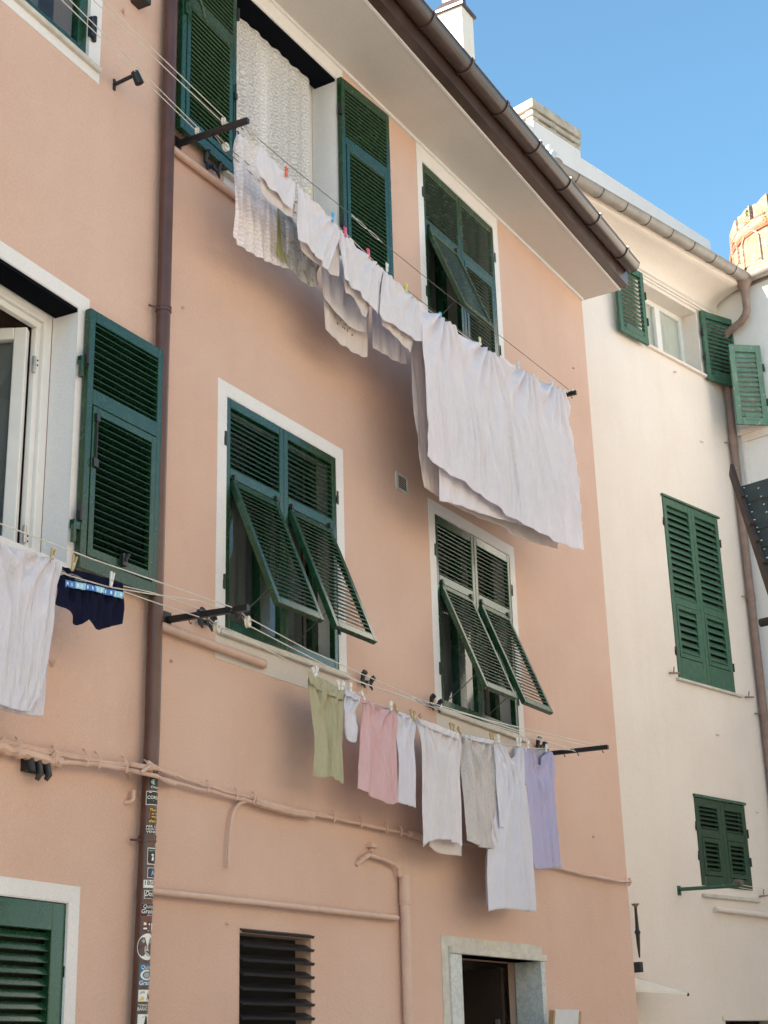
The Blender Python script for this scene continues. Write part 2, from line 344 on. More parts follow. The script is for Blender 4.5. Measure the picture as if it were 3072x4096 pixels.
def leaf(name, parent, Mx, W, H, mid, flap=None, mat='green', pitch=.036, tilt=52, T=.045, st=.05, rt=.075, rm=.07, rb=.08, hinge_x=0, hz=(.32, .9), inset=True, label=None, tilt2=None, dep=.046, gap_shade=False):
    """one louvred shutter leaf; local x across, y into the wall, z up; lower part is a top-hung louvred panel"""
    zm = H*(1-mid) if mid < 1 else None
    mb = MB(); zm = mid
    mb.box(0, st, 0, T, 0, H, Mx); mb.box(W-st, W, 0, T, 0, H, Mx)
    mb.box(st, W-st, 0, T, H-rt, H, Mx); mb.box(st, W-st, 0, T, zm-rm/2, zm+rm/2, Mx); mb.box(st, W-st, 0, T, 0, rb, Mx)
    o = mb.build(name, mat, parent, bev=.004)
    if label: o['label'] = label
    s = MB(); slats(s, Mx, st, W-st, zm+rm/2, H-rt, pitch, T, tilt, dep=dep); s.build('louvre_slats', mat, o, bev=.0025)
    g = .006; lw0, lw1 = st+g, W-st-g; lh = zm-rm/2-rb-2*g; ztop = zm-rm/2-g
    if flap: lw0, lw1, lh = .065, W-.078, zm-rm/2-.075
    A = Mx @ Matrix.Translation((0, -.004 if not flap else -.006, ztop)) @ Matrix.Rotation(radians(-(flap or 0)), 4, 'X')
    fs = .042; p = MB(); t2 = T*.9
    p.box(lw0, lw0+fs, 0, t2, -lh, 0, A); p.box(lw1-fs, lw1, 0, t2, -lh, 0, A)
    p.box(lw0+fs, lw1-fs, 0, t2, -fs*1.15, 0, A); p.box(lw0+fs, lw1-fs, 0, t2, -lh, -lh+fs*1.25, A)
    slats(p, A, lw0+fs, lw1-fs, -lh+fs*1.25, -fs*1.15, pitch, t2, tilt if tilt2 is None else tilt2, dep=dep)
    p.build('tilting_panel', mat, o, bev=.003)
    if gap_shade:
        k = MB(); k.box(st*.6, W-st*.6, T+.001, T+.004, rb*.6, H-rt*.6, Mx); k.build('gap_shade', 'shade_black', o)  # added black sheet so the gaps between open slats look shaded
    if flap:
        for x in (.085, W-.10):
            h = MB(); h.box(x-.012, x+.012, -.016, .0, ztop-.02, ztop+.035, Mx); h.tube([Mx @ V((x-.016, -.012, ztop)), Mx @ V((x+.016, -.012, ztop))], .008, 6); h.build('panel_hinge', 'black', o)
        a = MB(); q = A @ V((W*.25, .01, -lh*.8)); a.tube([q, Mx @ V((W*.2, .06, .06))], .004, 5); a.build('stay_rod', 'steelwire', o)
    hx = -.012 if hinge_x == 0 else W+.012
    for z in (hz[0], H-hz[0]):
        k = MB(); k.lathe([(.013, -.05), (.013, .05)], Mx @ Matrix.Translation((hx, .0, z)), 8); k.box(hx-.014, hx+.014, -.006, .02, z-.045, z+.01, Mx)
        k.build('hinge', 'black', o)
    return o
def casement(F, hole, d, parent, mat='pvc', fw=.06, mull=True, curtain=None, glass=True, cd_=.12, camp=.025):
    u0, u1, z0, z1 = hole; mb = MB(); t = .06; um = (u0+u1)/2
    mb.fbox(F, u0, u0+fw, d-t, d, z0, z1); mb.fbox(F, u1-fw, u1, d-t, d, z0, z1)
    mb.fbox(F, u0+fw, u1-fw, d-t, d, z1-fw, z1); mb.fbox(F, u0+fw, u1-fw, d-t, d, z0, z0+fw)
    if mull:
        mb.fbox(F, um-fw*.8, um+fw*.8, d-t, d+.012, z0+fw, z1-fw)
    o = mb.build('window', mat, parent, bev=.004)
    if glass:
        g = MB()
        spans = [(u0+fw, um-fw*.8), (um+fw*.8, u1-fw)] if mull else [(u0+fw, u1-fw)]
        for a, b in spans:
            g2 = MB(); g2.fbox(F, a, b, d-.035, d-.03, z0+fw, z1-fw); g2.build('pane', 'glass', o)
    if curtain:
        sheet_curtain(F, u0+.04, u1-.04, z0+.02, z1-.03, d-cd_, o, curtain, amp=camp)
    return o
def sheet_curtain(F, u0, u1, z0, z1, d, parent, mat, folds=9, amp=.025, name='curtain', seed=1):
    rnd = random.Random(seed); ph = [rnd.uniform(0, 6) for _ in range(4)]; nu, nv = 90, 12; vs = []; fs = []
    for j in range(nv+1):
        t = j/nv
        for i in range(nu+1):
            s = i/nu; off = amp*(.3+.7*t)*(.6*sin(2*pi*folds*s+ph[0]+.4*t)+.4*sin(2*pi*folds*.43*s+ph[1]))
            vs.append(F.P(u0+(u1-u0)*s, d+off, z1+(z0-z1)*t))
    for j in range(nv):
        for i in range(nu): k = j*(nu+1)+i; fs.append((k, k+1, k+nu+2, k+nu+1))
    mb = MB(); mb.add(vs, fs); return mb.build(name, mat, parent, smooth='all')
def resample(pts, n):
    L = [0]
    for a, b in zip(pts, pts[1:]): L.append(L[-1]+sqrt((a[0]-b[0])**2+(a[1]-b[1])**2))
    out = []; k = 0
    for i in range(n):
        t = L[-1]*i/(n-1)
        while k < len(L)-2 and L[k+1] < t: k += 1
        w = (t-L[k])/max(1e-9, L[k+1]-L[k]); out.append((pts[k][0]+(pts[k+1][0]-pts[k][0])*w, pts[k][1]+(pts[k+1][1]-pts[k][1])*w))
    return out
def smoothline(pts, it=1):
    for _ in range(it):
        q = [pts[0]]
        for a, b in zip(pts, pts[1:]):
            q += [(a[0]*.75+b[0]*.25, a[1]*.75+b[1]*.25), (a[0]*.25+b[0]*.75, a[1]*.25+b[1]*.75)]
        pts = q+[pts[-1]]
    return pts
def drape(F, d, top, rt, bot, lf, nu=90, nv=90, amp=.012, nf=5, seed=1, dbot=0.0, pins=None, shear=0.0, pl=1.0, ridges=(), crease=.004, wav=0.0, edge=0.0):
    """hung cloth: outline measured on the hanging plane, with gathers running down from the pegs; bot and top left->right, sides top->bottom"""
    rnd = random.Random(seed)
    f = lambda c: [F.uz(x, y, d) for x, y in c]
    T = resample(smoothline(f(top)), nu+1); B = resample(smoothline(f(bot)), nu+1); Lc = resample(smoothline(f(lf)), nv+1); R = resample(smoothline(f(rt)), nv+1)
    ks = [(rnd.uniform(.55, 1.25)*nf, rnd.uniform(0, 6.3), rnd.uniform(-1.2, 1.2), rnd.uniform(.4, 1)) for _ in range(4)]
    vs = []; fs = []
    for j in range(nv+1):
        t = j/nv
        for i in range(nu+1):
            s = i/nu
            p = [(1-t)*T[i][c]+t*B[i][c]+(1-s)*Lc[j][c]+s*R[j][c]-((1-s)*(1-t)*T[0][c]+s*(1-t)*T[-1][c]+(1-s)*t*B[0][c]+s*t*B[-1][c]) for c in (0, 1)]
            a = amp*(.2+.8*min(1, t*1.5))*(1-.4*max(0, (t-.75)/.25))
            x = p[0]-T[0][0]; y = T[i][1]-p[1]
            off = sum(w*sin(2*pi*k*(s+dr*.12*t)+ph) for k, ph, dr, w in ks)/2.2*a
            calm = 1-.72*max(0, (t-.72)/.28)**2
            wx = x - shear*y*(.25+.9*s)*(1-.25*y) + .05*noise.noise(V((x*3, y*1.6, seed*2.3)))+.02*y*sin(seed+x*4)
            for fr, am_ in ((29, .34), (53, .30), (97, .16)):       # long narrow creases, each with its own strength
                q_ = abs(sin(wx*fr+ks[1][1]+fr)); off += pl*calm*2.7*a*am_*(1-q_)**2*max(0, .35+1.5*noise.noise(V((round((wx*fr+ks[1][1]+fr)/pi)*3.7, y*.9, seed+fr))))
            for q in (pins or (.06, .94)):               # folds fanning out below each peg
                dx = (s-q)*(T[-1][0]-T[0][0])*1.2; ph_ = math.atan2(dx, y+.10); rr_ = sqrt(dx*dx+y*y)
                off += amp*1.3*sin(ph_*13+seed+q*9)*math.exp(-(rr_/.42)**2)*min(1, rr_/.05)
            for s0_, t0_, s1_, t1_, am_, wd_ in ridges:     # single long folds running from a peg towards the hem
                if t0_-.05 <= t <= t1_+.05:
                    c_ = s0_+(s1_-s0_)*(t-t0_)/(t1_-t0_)+.015*sin(7*t+seed); q_ = (s-c_)/wd_; off += am_*min(1, t*4+.15)*(math.exp(-q_*q_)-.35*math.tanh(q_*1.5)*math.exp(-.12*q_*q_))
            off += crease*(.9*noise.noise(V((p[0]*20, p[1]*5, seed*3.1)))+.35*noise.noise(V((p[0]*48, p[1]*26, seed*1.7)))+.15*noise.noise(V((p[0]*110, p[1]*90, seed))))
            z = p[1]
            if wav: z += wav*sin(2*pi*s*nf*2.2+seed)*t**6
            vs.append(F.P(p[0], d+off+dbot*t, z))
    for j in range(nv):
        for i in range(nu): k = j*(nu+1)+i; fs.append((k, k+1, k+nu+2, k+nu+1))
    mb = MB(); mb.add(vs, fs); return mb
def hem(F, d, line, w, amp=.004, seed=1, n=40):
    """narrow folded-over strip along a line of photo points"""
    L = resample([F.uz(x, y, d) for x, y in line], n+1); rnd = random.Random(seed); mb = MB()
    pts = [F.P(u, d+amp*noise.noise(V((u*30, 0, seed))), z) for u, z in L]; mb.tube(pts, w, 6); return mb
# ------------------------------------------------------------------ ground
mb = MB(); mb.add([(-300, -300, 0), (400, -300, 0), (400, 300, 0), (-300, 300, 0)], [(0, 1, 2, 3)])
structure(mb.build('paving', 'paving'))

# ------------------------------------------------------------------ salmon house, right of the downpipe
ZT = 9.36
house = thing('house', 'salmon house with a white eave, brown gutter and lace curtain, right of the downpipe', 'house', FR.P(10.4, 0, 0))
W1 = (7.56, 8.97, 7.52, 9.197); W2 = (10.40, 11.80, 7.55, 9.19); W3 = (7.52, 8.88, 4.19, 5.815); W4 = (10.37, 11.76, 4.19, 5.83)
LOU = (7.706, 8.482, 1.0, 2.35); DOOR = (10.47, 11.91, 0.0, 2.34)
wall_sheet(FR, 0.0+6.83, 13.95, 0, ZT, [W1, W2, W3, W4, LOU, DOOR], house, 'pink')
mb = MB(); mb.fbox(FR, 13.65, 13.948, -9, -.351, 0, ZT); mb.build('end_wall', 'pink', house); mb = MB(); mb.fbox(FR, 6.9, 13.64, -9, -8.7, 0, ZT); mb.build('rear_wall', 'pink', house)
mb = MB(); mb.fbox(FR, 6.9, 13.64, -8.6, -.36, 6.25, 6.4); mb.fbox(FR, 6.9, 13.64, -8.6, -.36, 3.0, 3.15); mb.fbox(FR, 9.3, 9.4, -8.6, -.36, 0, 3.0)
mb.fbox(FR, 9.5, 9.6, -8.6, -.36, 3.15, 6.25); mb.fbox(FR, 9.6, 9.7, -8.6, -.36, 6.4, 9.3); mb.build('inner_floor', 'dark', house)
dE = lambda X: .418+(14.0-X)*.0332            # the eave is a little wider at its left end
X0, X1 = 6.86, 14.0
mb = MB()                                      # plastered soffit with its small cove and pale outer lip
mb.sweep([(-.2, ZT+.18), (-.2, ZT), (0, ZT), (1, ZT), (1, ZT+.18)], lambda k, z: FR.P(X0, k*dE(X0) if k > 0 else k, z), lambda k, z: FR.P(X1, k*dE(X1) if k > 0 else k, z))
so = mb.build('eave_soffit', 'soffit', house)
mb = MB(); mb.fbox(FR, 6.86, 13.95, .0005, .022, ZT-.03, ZT-.0005); mb.build('cove_strip', 'band', so)
mb = MB(); mb.sweep([(0.0005, ZT-.005), (.02, ZT-.005), (.02, ZT+.02), (.0005, ZT+.02)], lambda k, z: FR.P(X0, dE(X0)+k, z), lambda k, z: FR.P(X1, dE(X1)+k, z)); mb.build('eave_lip', 'band', so)
gut = MB()
prof = [(.021, ZT+.17), (.021, ZT+.012), (.11, ZT+.012), (.115, ZT+.14), (.115, ZT+.17)]
gut.sweep(prof, lambda k, z: FR.P(X0, dE(X0)+k, z), lambda k, z: FR.P(13.99, dE(13.99)+k, z))
RG, DC, ZC = .09, .19, ZT+.215
half = [(DC+RG*cos(a), ZC+RG*sin(a)) for a in [pi+pi*i/14 for i in range(15)]]+[(DC+(RG-.006)*cos(a), ZC+(RG-.006)*sin(a)) for a in [2*pi-pi*i/14 for i in range(15)]]
def gsw(mb, pr, xa, xb): mb.sweep(pr, lambda k, z: FR.P(xa, dE(xa)+k, z), lambda k, z: FR.P(xb, dE(xb)+k, z))
gsw(gut, half, X0, 13.93)
gut.tube([FR.P(X0, dE(X0)+DC+RG, ZC), FR.P(13.93, dE(13.93)+DC+RG, ZC)], .009, 6)
endp = [(DC+RG*cos(a), ZC+RG*sin(a)) for a in [pi+pi*i/14 for i in range(15)]]
gsw(gut, endp, 13.915, 13.935)
g = gut.build('gutter', 'copper', house, smooth=True)
def lip_u(x, y):
    lo, hi = 6.0, 15.0
    d = .7
    for _ in range(6): u, z = FR.uz(x, y, d); d = dE(u)+DC+RG
    return u
jx = [lip_u(*p) for p in crop(1600, 300, .6172)((700, 215), (910, 470), (1108, 705), (1297, 930), (1475, 1140))+crop(1700, 0, .422)((90, 180), (455, 630))]
for u in jx:
    a = MB(); ring = [(DC+(RG+.012)*cos(t), ZC+(RG+.012)*sin(t)) for t in [pi+pi*i/14 for i in range(15)]]+[(DC+(RG-.002)*cos(t), ZC+(RG-.002)*sin(t)) for t in [2*pi-pi*i/14 for i in range(15)]]
    gsw(a, ring, u-.014, u+.014); a.tube([FR.P(u-.02, dE(u)+DC+RG+.004, ZC+.004), FR.P(u+.02, dE(u)+DC+RG+.004, ZC+.004)], .015, 6)
    a.build('gutter_joint', 'copper', g)
rf = MB()
rf.add([FR.P(6.86, dE(7)+.16, ZT+.26), FR.P(13.96, dE(13.96)+.16, ZT+.26), FR.P(13.96, -4.2, ZT+1.9), FR.P(6.86, -4.2, ZT+1.9), FR.P(13.96, -9.2, ZT+.2), FR.P(6.86, -9.2, ZT+.2),
        FR.P(6.86, dE(7)+.16, ZT+.19), FR.P(13.96, dE(13.96)+.16, ZT+.19), FR.P(13.96, -9.2, ZT+.1), FR.P(6.86, -9.2, ZT+.1)],
       [(0, 1, 2, 3), (3, 2, 4, 5), (6, 7, 8, 9), (0, 1, 7, 6), (1, 2, 4, 8, 7), (5, 4, 8, 9), (0, 3, 5, 9, 6)])
for i in range(34):                            # rows of round tiles
    u = 6.95+i*.207; rf.tube([FR.P(u, dE(u)+.15, ZT+.285), FR.P(u, -4.15, ZT+1.92)], .07, 8)
roof = rf.build('roof', 'roof', house)
# slim chimney
cy = -.35
a0 = FR.uz(1845, 20, cy); a1 = FR.uz(1890, 58, cy)
hz_ = a0[1]; cw = a1[0]-a0[0]; r = ray(1748, 62); tt = (a0[0]-CAM.x)/r.x; cd_ = abs((CAM+r*tt).y+cy)
ch = MB(); ch.fbox(FR, a0[0], a0[0]+cw, cy-cd_, cy, 9.8, hz_); co = ch.build('chimney', 'cream', roof)
cp = MB(); e = .03; b0 = [FR.P(a0[0]-e, cy+e, hz_-.0), FR.P(a0[0]+cw+e, cy+e, hz_), FR.P(a0[0]+cw+e, cy-cd_-e, hz_), FR.P(a0[0]-e, cy-cd_-e, hz_)]
mid_ = FR.P(a0[0]+cw/2, cy-cd_/2, hz_)
rings = [(b0, .0), (b0, .03), ([mid_+(p-mid_)*.55 for p in b0], .16), ([mid_+(p-mid_)*.5 for p in b0], .5)]
vs = [p+V((0, 0, dz)) for ps, dz in rings for p in ps]; fs = [(0, 3, 2, 1), (12, 13, 14, 15)]
for i in range(3):
    for k in range(4): q = (k+1) % 4; fs.append((i*4+k, i*4+q, i*4+4+q, i*4+4+k))
cp.add(vs, fs); cp.build('chimney_cap', 'copper', roof)

# windows of the salmon house
HS = 1.63
surround(FR, W1, .10, house, sides='LR', reveal=.225)
mb = MB(); mb.fbox(FR, W1[0]-.1, W1[1]+.1, -.001, .006, W1[3], ZT-.031); mb.build('window_surround', 'band', house)
mb = MB(); mb.fbox(FR, W1[0]-.1, W1[1]+.1, -.001, .004, W1[2]-.14, W1[2]-.042); mb.build('window_surround', 'band', house)
mb = MB(); mb.fbox(FR, W1[0]+.007, W1[1]-.007, -.2, -.002, W1[3]-.03, W1[3]-.008); mb.build('lintel_shade', 'shade_black', house)  # black strip in place of the shade under the window head
sill(FR, W1[0]-.12, W1[1]+.06, W1[2], house)
w = casement(FR, W1, -.23, house, 'pvc', .06, True, None)
sheet_curtain(FR, W1[0]+.02, W1[1]-.13, W1[2]+.05, W1[3]-.035, -.165, w, 'lace', 9, .036, 'curtain', 5)
leaf('shutter', house, FR.M(6.85, .1, 7.50, 3.9), .69, 1.70, 1.12, None, gap_shade=True, tilt=-10, hinge_x=1, pitch=.037, label='green louvred shutter folded back against the wall beside the downpipe')
leaf('shutter', house, FR.M(8.97, .055, 7.50, -4.0), .69, 1.70, 1.12, None, gap_shade=True, tilt=-10, hinge_x=0, pitch=.037, label='green louvred shutter folded back beyond the lace curtain')
# handle on the left shutter
hm = MB(); q = FR.M(6.85, .1, 7.50, 3.9)
hm.box(.012, .05, -.016, -.001, .93, 1.10, q); hm.tube([q @ V((.03, -.02, 1.04)), q @ V((.03, -.06, 1.05)), q @ V((.07, -.075, 1.055)), q @ V((.13, -.07, 1.03)), q @ V((.17, -.065, .96))], [.014, .014, .013, .012, .009], 8)
hm.build('shutter_handle', 'green', house, smooth=True)
lt = MB()
for z in (.22, .62): lt.box(.650, .680, -.016, 0, z, z+.05, q)
lt.tube([q @ V((.665, -.01, .1)), q @ V((.665, -.01, .75))], .006, 6); lt.build('shutter_bolt', 'black', house)
surround(FR, W2, .095, house, sides='LRB', reveal=.2)
mb = MB(); mb.fbox(FR, W2[0]-.095, W2[1]+.095, -.001, .004, W2[3], ZT-.031); mb.build('window_surround', 'band', house)
casement(FR, W2, -.2, house, 'green', .06, True, 'curtain'); sill(FR, W2[0]-.08, W2[1]+.1, W2[2], house)
wl = (W2[1]-W2[0])/2
leaf('shutter', house, FR.M(W2[0]+.004, 0, W2[2]), wl-.006, HS, 1.03, 21, hinge_x=0, tilt=32, tilt2=62, label='green shutter with its lower panel pushed out')
leaf('shutter', house, FR.M(W2[0]+wl+.002, 0, W2[2]), wl-.006, HS, 1.03, None, hinge_x=1, tilt=32, label='green shutter with both panels shut')
for Wn, tl_ in ((W3, 46), (W4, 24)):
    wl = (Wn[1]-Wn[0])/2
    surround(FR, Wn, .095, house, reveal=.2, sides='LRT')
    mb = MB(); mb.fbox(FR, Wn[0]-.095, Wn[1]+.095, -.001, .004, Wn[2]-.2, Wn[2]-.046); mb.build('window_surround', 'soffit', house)
    sill(FR, Wn[0]-.07, Wn[1]+.09, Wn[2]-.005, house, .04, .045)
    casement(FR, Wn, -.17, house, 'green', .075, True, 'curtain')
    leaf('shutter', house, FR.M(Wn[0]+.004, 0, Wn[2]), wl-.006, HS, 1.085, 22.0, hinge_x=0, tilt=tl_, tilt2=42)
    leaf('shutter', house, FR.M(Wn[0]+wl+.002, 0, Wn[2]), wl-.006, HS, 1.085, 22.0, hinge_x=1, tilt=tl_, tilt2=42)
# shutter stops (black cast holdbacks) fixed to the wall
def holdback(F, u, z, parent, s=1.0):
    mb = MB(); mb.fbox(F, u-.06*s, u+.06*s, .03, .05, z-.012, z+.012)
    mb.tube([F.P(u, 0, z), F.P(u, .06, z)], .014, 8)
    for k, dz in ((-1, .05), (1, .035)):
        mb.tube([F.P(u+.055*k*s, .04, z), F.P(u+.06*k*s, .055, z+dz*s), F.P(u+.065*k*s, .075, z+dz*1.25*s)], [.015, .02, .022], 8)
        mb.tube([F.P(u+.05*k*s, .04, z), F.P(u+.05*k*s, .06, z-.05*s)], [.016, .006], 8)
    mb.build('shutter_holdback', 'black', parent, smooth=True)
for x, y in ((1465, 2730), (1738, 2822)): u, z = FR.uz(x, y, .04); holdback(FR, u, z, house)
u, z = FR.uz(830, 2487, .06); holdback(FR, u, z, house)
u, z = FR.uz(875, 655, .1); holdback(FR, u, z, house, 1.3)
u, z = FR.uz(2165, 2985, .05); holdback(FR, u, z, house)
# louvred vent opening
lo = MB(); q = FR.M(LOU[0], .0, LOU[2])
for i in range(17):
    z = .04+i*.083; S = q @ Matrix.Translation((0, -.01, z)) @ Matrix.Rotation(radians(28), 4, 'X'); lo.box(.002, LOU[1]-LOU[0]-.002, -.014, .06, -.004, .004, S); S2 = S @ Matrix.Translation((0, -.014, 0)); lo.box(.002, LOU[1]-LOU[0]-.002, -.006, .0, -.009, .009, S2)
lv = lo.build('louvre_vent', 'black', house)
bk = MB(); bk.fbox(FR, LOU[0]+.001, LOU[1]-.001, -.14, -.12, LOU[2], LOU[3]-.001); bk.build('vent_gap_shade', 'dark', lv)  # dark sheet giving the blades' gaps their shade
# vent grille
gu0, gz1 = FR.uz(1580, 1885); gu1, gz0 = FR.uz(1630, 1985); gz0 = 5.84; gz1 = 5.99
gr = MB(); gr.fbox(FR, gu0, gu1, 0, .012, gz1-.02, gz1); gr.fbox(FR, gu0, gu1, 0, .012, gz0, gz0+.02); gr.fbox(FR, gu0, gu0+.03, 0, .012, gz0+.02, gz1-.02); gr.fbox(FR, gu1-.02, gu1, 0, .012, gz0+.02, gz1-.02)
for i in range(7):
    z = gz0+.03+i*.0155; gr.fbox(FR, gu0+.03, gu1-.02, .003, .009, z-.001, z+.0015)
go = gr.build('vent_grille', 'stonesill', house); bk = MB(); bk.fbox(FR, gu0+.02, gu1-.01, .0005, .0025, gz0+.015, gz1-.015); bk.build('grille_backing', 'dark', go)
# doorway
mb = MB(); mb.fbox(FR, 10.215, 10.32, -.001, .006, 0, 2.465); mb.fbox(FR, 10.32, 11.94, -.001, .006, 2.392, 2.465); mb.build('door_surround', 'stonesill', house)
mb = MB(); mb.fbox(FR, 10.321, 10.47, -.0, .02, 0, 2.339); mb.fbox(FR, 10.466, 10.5, -.22, .019, 0, 2.339); mb.build('door_jamb', 'marble', house)
mb = MB(); mb.fbox(FR, 11.88, 11.914, -.22, .019, 0, 2.339); mb.fbox(FR, 11.91, 11.955, 0, .02, 0, 2.339); mb.build('door_jamb', 'marble', house)
mb = MB(); mb.fbox(FR, 10.325, 11.975, -.22, .035, 2.34, 2.391); mb.build('door_lintel', 'stonesill', house, bev=.004)
mb = MB(); mb.fbox(FR, 11.78, 11.82, -.95, -.30, 0, 2.3); dr = mb.build('door', 'darkwood', house); mb = MB(); mb.fbox(FR, 11.75, 11.78, -.36, -.33, 1.7, 1.9); mb.build('door_handle', 'steel', dr)
mb = MB(); mb.fbox(FR, 10.3, 12.1, -3, -2.9, 0, 2.6); mb.build('hall_wall', 'dark', house)

# ------------------------------------------------------------------ pipes and cables on the salmon house
def wallpipe(F, pts, r, name, mat, parent, seg=10, d=None):
    mb = MB(); mb.tube([F.P(*p) for p in pts], r, seg); return mb.build(name, mat, parent, smooth=True)
p2z = 7.352; wallpipe(FR, [(6.77, .035, p2z), (7.8, .035, p2z)], .026, 'wall_pipe', 'pinkpipe', house)
wallpipe(FR, [(6.77, .04, 4.06), (7.86, .04, 4.045), (7.90, .04, 4.045), (7.925, .02, 4.045), (7.925, -.01, 4.045)], .028, 'wall_pipe', 'pinkpipe', house)
wallpipe(FR, [(6.74, .045, 2.524), (9.49, .04, 2.543), (9.525, .035, 2.543), (9.54, .0, 2.543)], .021, 'wall_pipe', 'pinkpipe', house)
gp = wallpipe(FR, [(9.628, .045, 0), (9.628, .045, 2.72)], .036, 'gas_pipe', 'pinkpipe', house, 14)
mb = MB(); mb.tube([FR.P(9.628, .045, 2.66), FR.P(9.628, .045, 2.84)], .040, 14); mb.tube([FR.P(9.628, .045, 2.64), FR.P(9.628, .045, 2.655)], .043, 14); mb.build('pipe_collar', 'pinkpipe', gp, smooth=True)
hk = [FR.uz(x, y, .04) for x, y in crop(800, 3000, .7233)((892, 632), (905, 600), (935, 580), (1010, 603), (1075, 630), (1098, 658), (1103, 700))]
mb = MB(); mb.tube([FR.P(u, .0 if i == 0 else .04, z) for i, (u, z) in enumerate(hk)], .017, 8); mb.build('gas_hose', 'pinkpipe', gp, smooth=True)
def cable(F, px, d, r, parent, name='cable', mat='pinkpipe', sm=2, jit=.004, seed=0):
    rnd = random.Random(seed); P = [F.uz(x, y, d) for x, y in px]; P = smoothline(P, sm); rr = r
    mb = MB(); mb.tube([F.P(u, d+rnd.uniform(-jit, jit)*.5, z+rnd.uniform(-jit, jit)) for u, z in P], rr, 8); return mb.build(name, mat, parent, smooth=True)
k8 = crop(800, 3000, .7233); k5 = crop(1700, 3400, .827); kz = crop(0, 2600, .422)
top = [(640, 3078)]+k8((0, 188), (150, 232), (280, 262), (420, 300), (570, 335), (730, 370), (880, 402), (1020, 432), (1230, 478), (1480, 512), (1700, 560))+[(2150, 3455)]+k5((655, 82), (760, 108), (850, 127), (930, 147), (985, 158))
bot = [(630, 3110)]+k8((0, 218), (150, 252), (300, 290), (420, 318), (570, 345), (730, 378), (880, 408), (1020, 436), (1230, 484), (1480, 520), (1700, 566))+[(2150, 3462)]+k5((655, 88), (760, 116), (850, 134), (930, 152), (990, 150))
cable(FR, top, .035, .0095, house, seed=1); cable(FR, bot, .045, .012, house, seed=2)
cable(FR, k8((300, 280), (370, 305), (440, 325), (560, 350), (620, 362)), .05, .027, house, 'cable_sleeve', seed=3)
cable(FR, k8((1160, 465), (1200, 475), (1300, 495)), .045, .026, house, 'cable_sleeve', seed=3)
cable(FR, k8((350, 300), (280, 283), (225, 288), (190, 325), (172, 400), (165, 470), (160, 560), (158, 640), (158, 655)), .035, .011, house, 'drop_cable', seed=4, jit=.002)
for x, y in k8((30, 205), (190, 248), (285, 268), (730, 372), (880, 402), (1020, 432), (1100, 450)):
    u, z = FR.uz(x, y, .04); mb = MB(); mb.tube([FR.P(u-.006, .062, z-.035), FR.P(u, .068, z), FR.P(u+.008, .055, z+.03), FR.P(u+.02, .03, z+.045)], .0055, 6); mb.build('cable_clip', 'pinkpipe', house)
mb = MB(); u, z = FR.uz(2517, 3530, .03); mb.tube([FR.P(u-.02, .03, z-.03), FR.P(u, .05, z), FR.P(u+.005, .03, z+.04)], .012, 6); mb.build('cable_clip', 'pinkpipe', house)
mb = MB(); u, z = FR.uz(1485, 3388, .02); mb.fbox(FR, u-.04, u+.05, 0, .05, z-.005, z+.02); mb.tube([FR.P(u, .0, z-.03), FR.P(u, .03, z-.02)], .016, 8); mb.build('wall_bracket', 'pinkpipe', house)
for x, y in ((910, 3690), (735, 1228), (688, 2640), (2295, 1470), (2375, 3345), (2292, 2180)):  # plugged holes and stubs in the plaster
    u, z = FR.uz(x, y, .01); mb = MB(); mb.tube([FR.P(u, -.005, z), FR.P(u, .02, z-.012)], [.012, .007], 6); mb.build('wall_plug', 'pinkpipe', house)

# ------------------------------------------------------------------ salmon house, left of the downpipe
houseL = thing('house', 'salmon house wall left of the brown downpipe, with the white casement standing open', 'house', FL.P(-2, 0, 0))
TL = (-2.25, -.853, 7.505, 9.15); LW = (-2.3, -.835, 4.22, 5.793); LLW = (-2.1, -.69, .85, 2.417)
wall_sheet(FL, -9, 0, 0, 12.6, [TL, LW, LLW], houseL, 'pink')
mb = MB(); mb.fbox(FL, -9, -8.7, -9, -.36, 0, 12.6); mb.fbox(FL, -8.7, 0, -9, -8.7, 0, 12.6); mb.fbox(FL, -.3, -.02, -8.7, -.62, 0, 12.6); mb.build('rear_wall', 'pink', houseL)
mb = MB(); mb.fbox(FL, -8.69, -.31, -8.6, -.36, 6.5, 6.65); mb.fbox(FL, -8.69, -.31, -8.6, -.36, 3.0, 3.15); mb.build('inner_floor', 'dark', houseL)
mb = MB(); mb.add([FL.P(-9.2, .5, 12.6), FL.P(.05, .5, 12.6), FL.P(.05, -4.5, 14.2), FL.P(-9.2, -4.5, 14.2), FL.P(.05, -9.3, 12.6), FL.P(-9.2, -9.3, 12.6)], [(0, 1, 2, 3), (3, 2, 4, 5), (0, 5, 4, 1), (1, 4, 2), (0, 3, 5)]); mb.build('roof', 'roof', houseL)
surround(FL, TL, .11, houseL, reveal=.12, sides='LRTB'); sill(FL, TL[0]-.1, TL[1]+.1, TL[2]-.005, houseL, .035, .035, .1)
w = casement(FL, TL, -.02, houseL, 'green', .085, True, None); sheet_curtain(FL, TL[0]+.1, TL[1]-.27, TL[2]+.05, TL[3]-.1, -.22, w, 'curtain', 13, .03, 'curtain', 3)
mb = MB(); mb.fbox(FL, TL[1]-.02, TL[1]+.02, .0, .03, TL[2]+.17, TL[2]+.31); mb.tube([FL.P(TL[1]+.02, .02, TL[2]+.15), FL.P(TL[1]+.02, .02, TL[2]+.33)], .016, 8); mb.build('hinge', 'black', houseL)
surround(FL, LW, .095, houseL, reveal=.18, sides='LRTB')
mb = MB(); mb.fbox(FL, LW[0]+.007, LW[1]-.007, -.165, -.002, LW[3]-.03, LW[3]-.008); mb.build('lintel_shade', 'shade_black', houseL)  # shade under this window head, done as a black strip
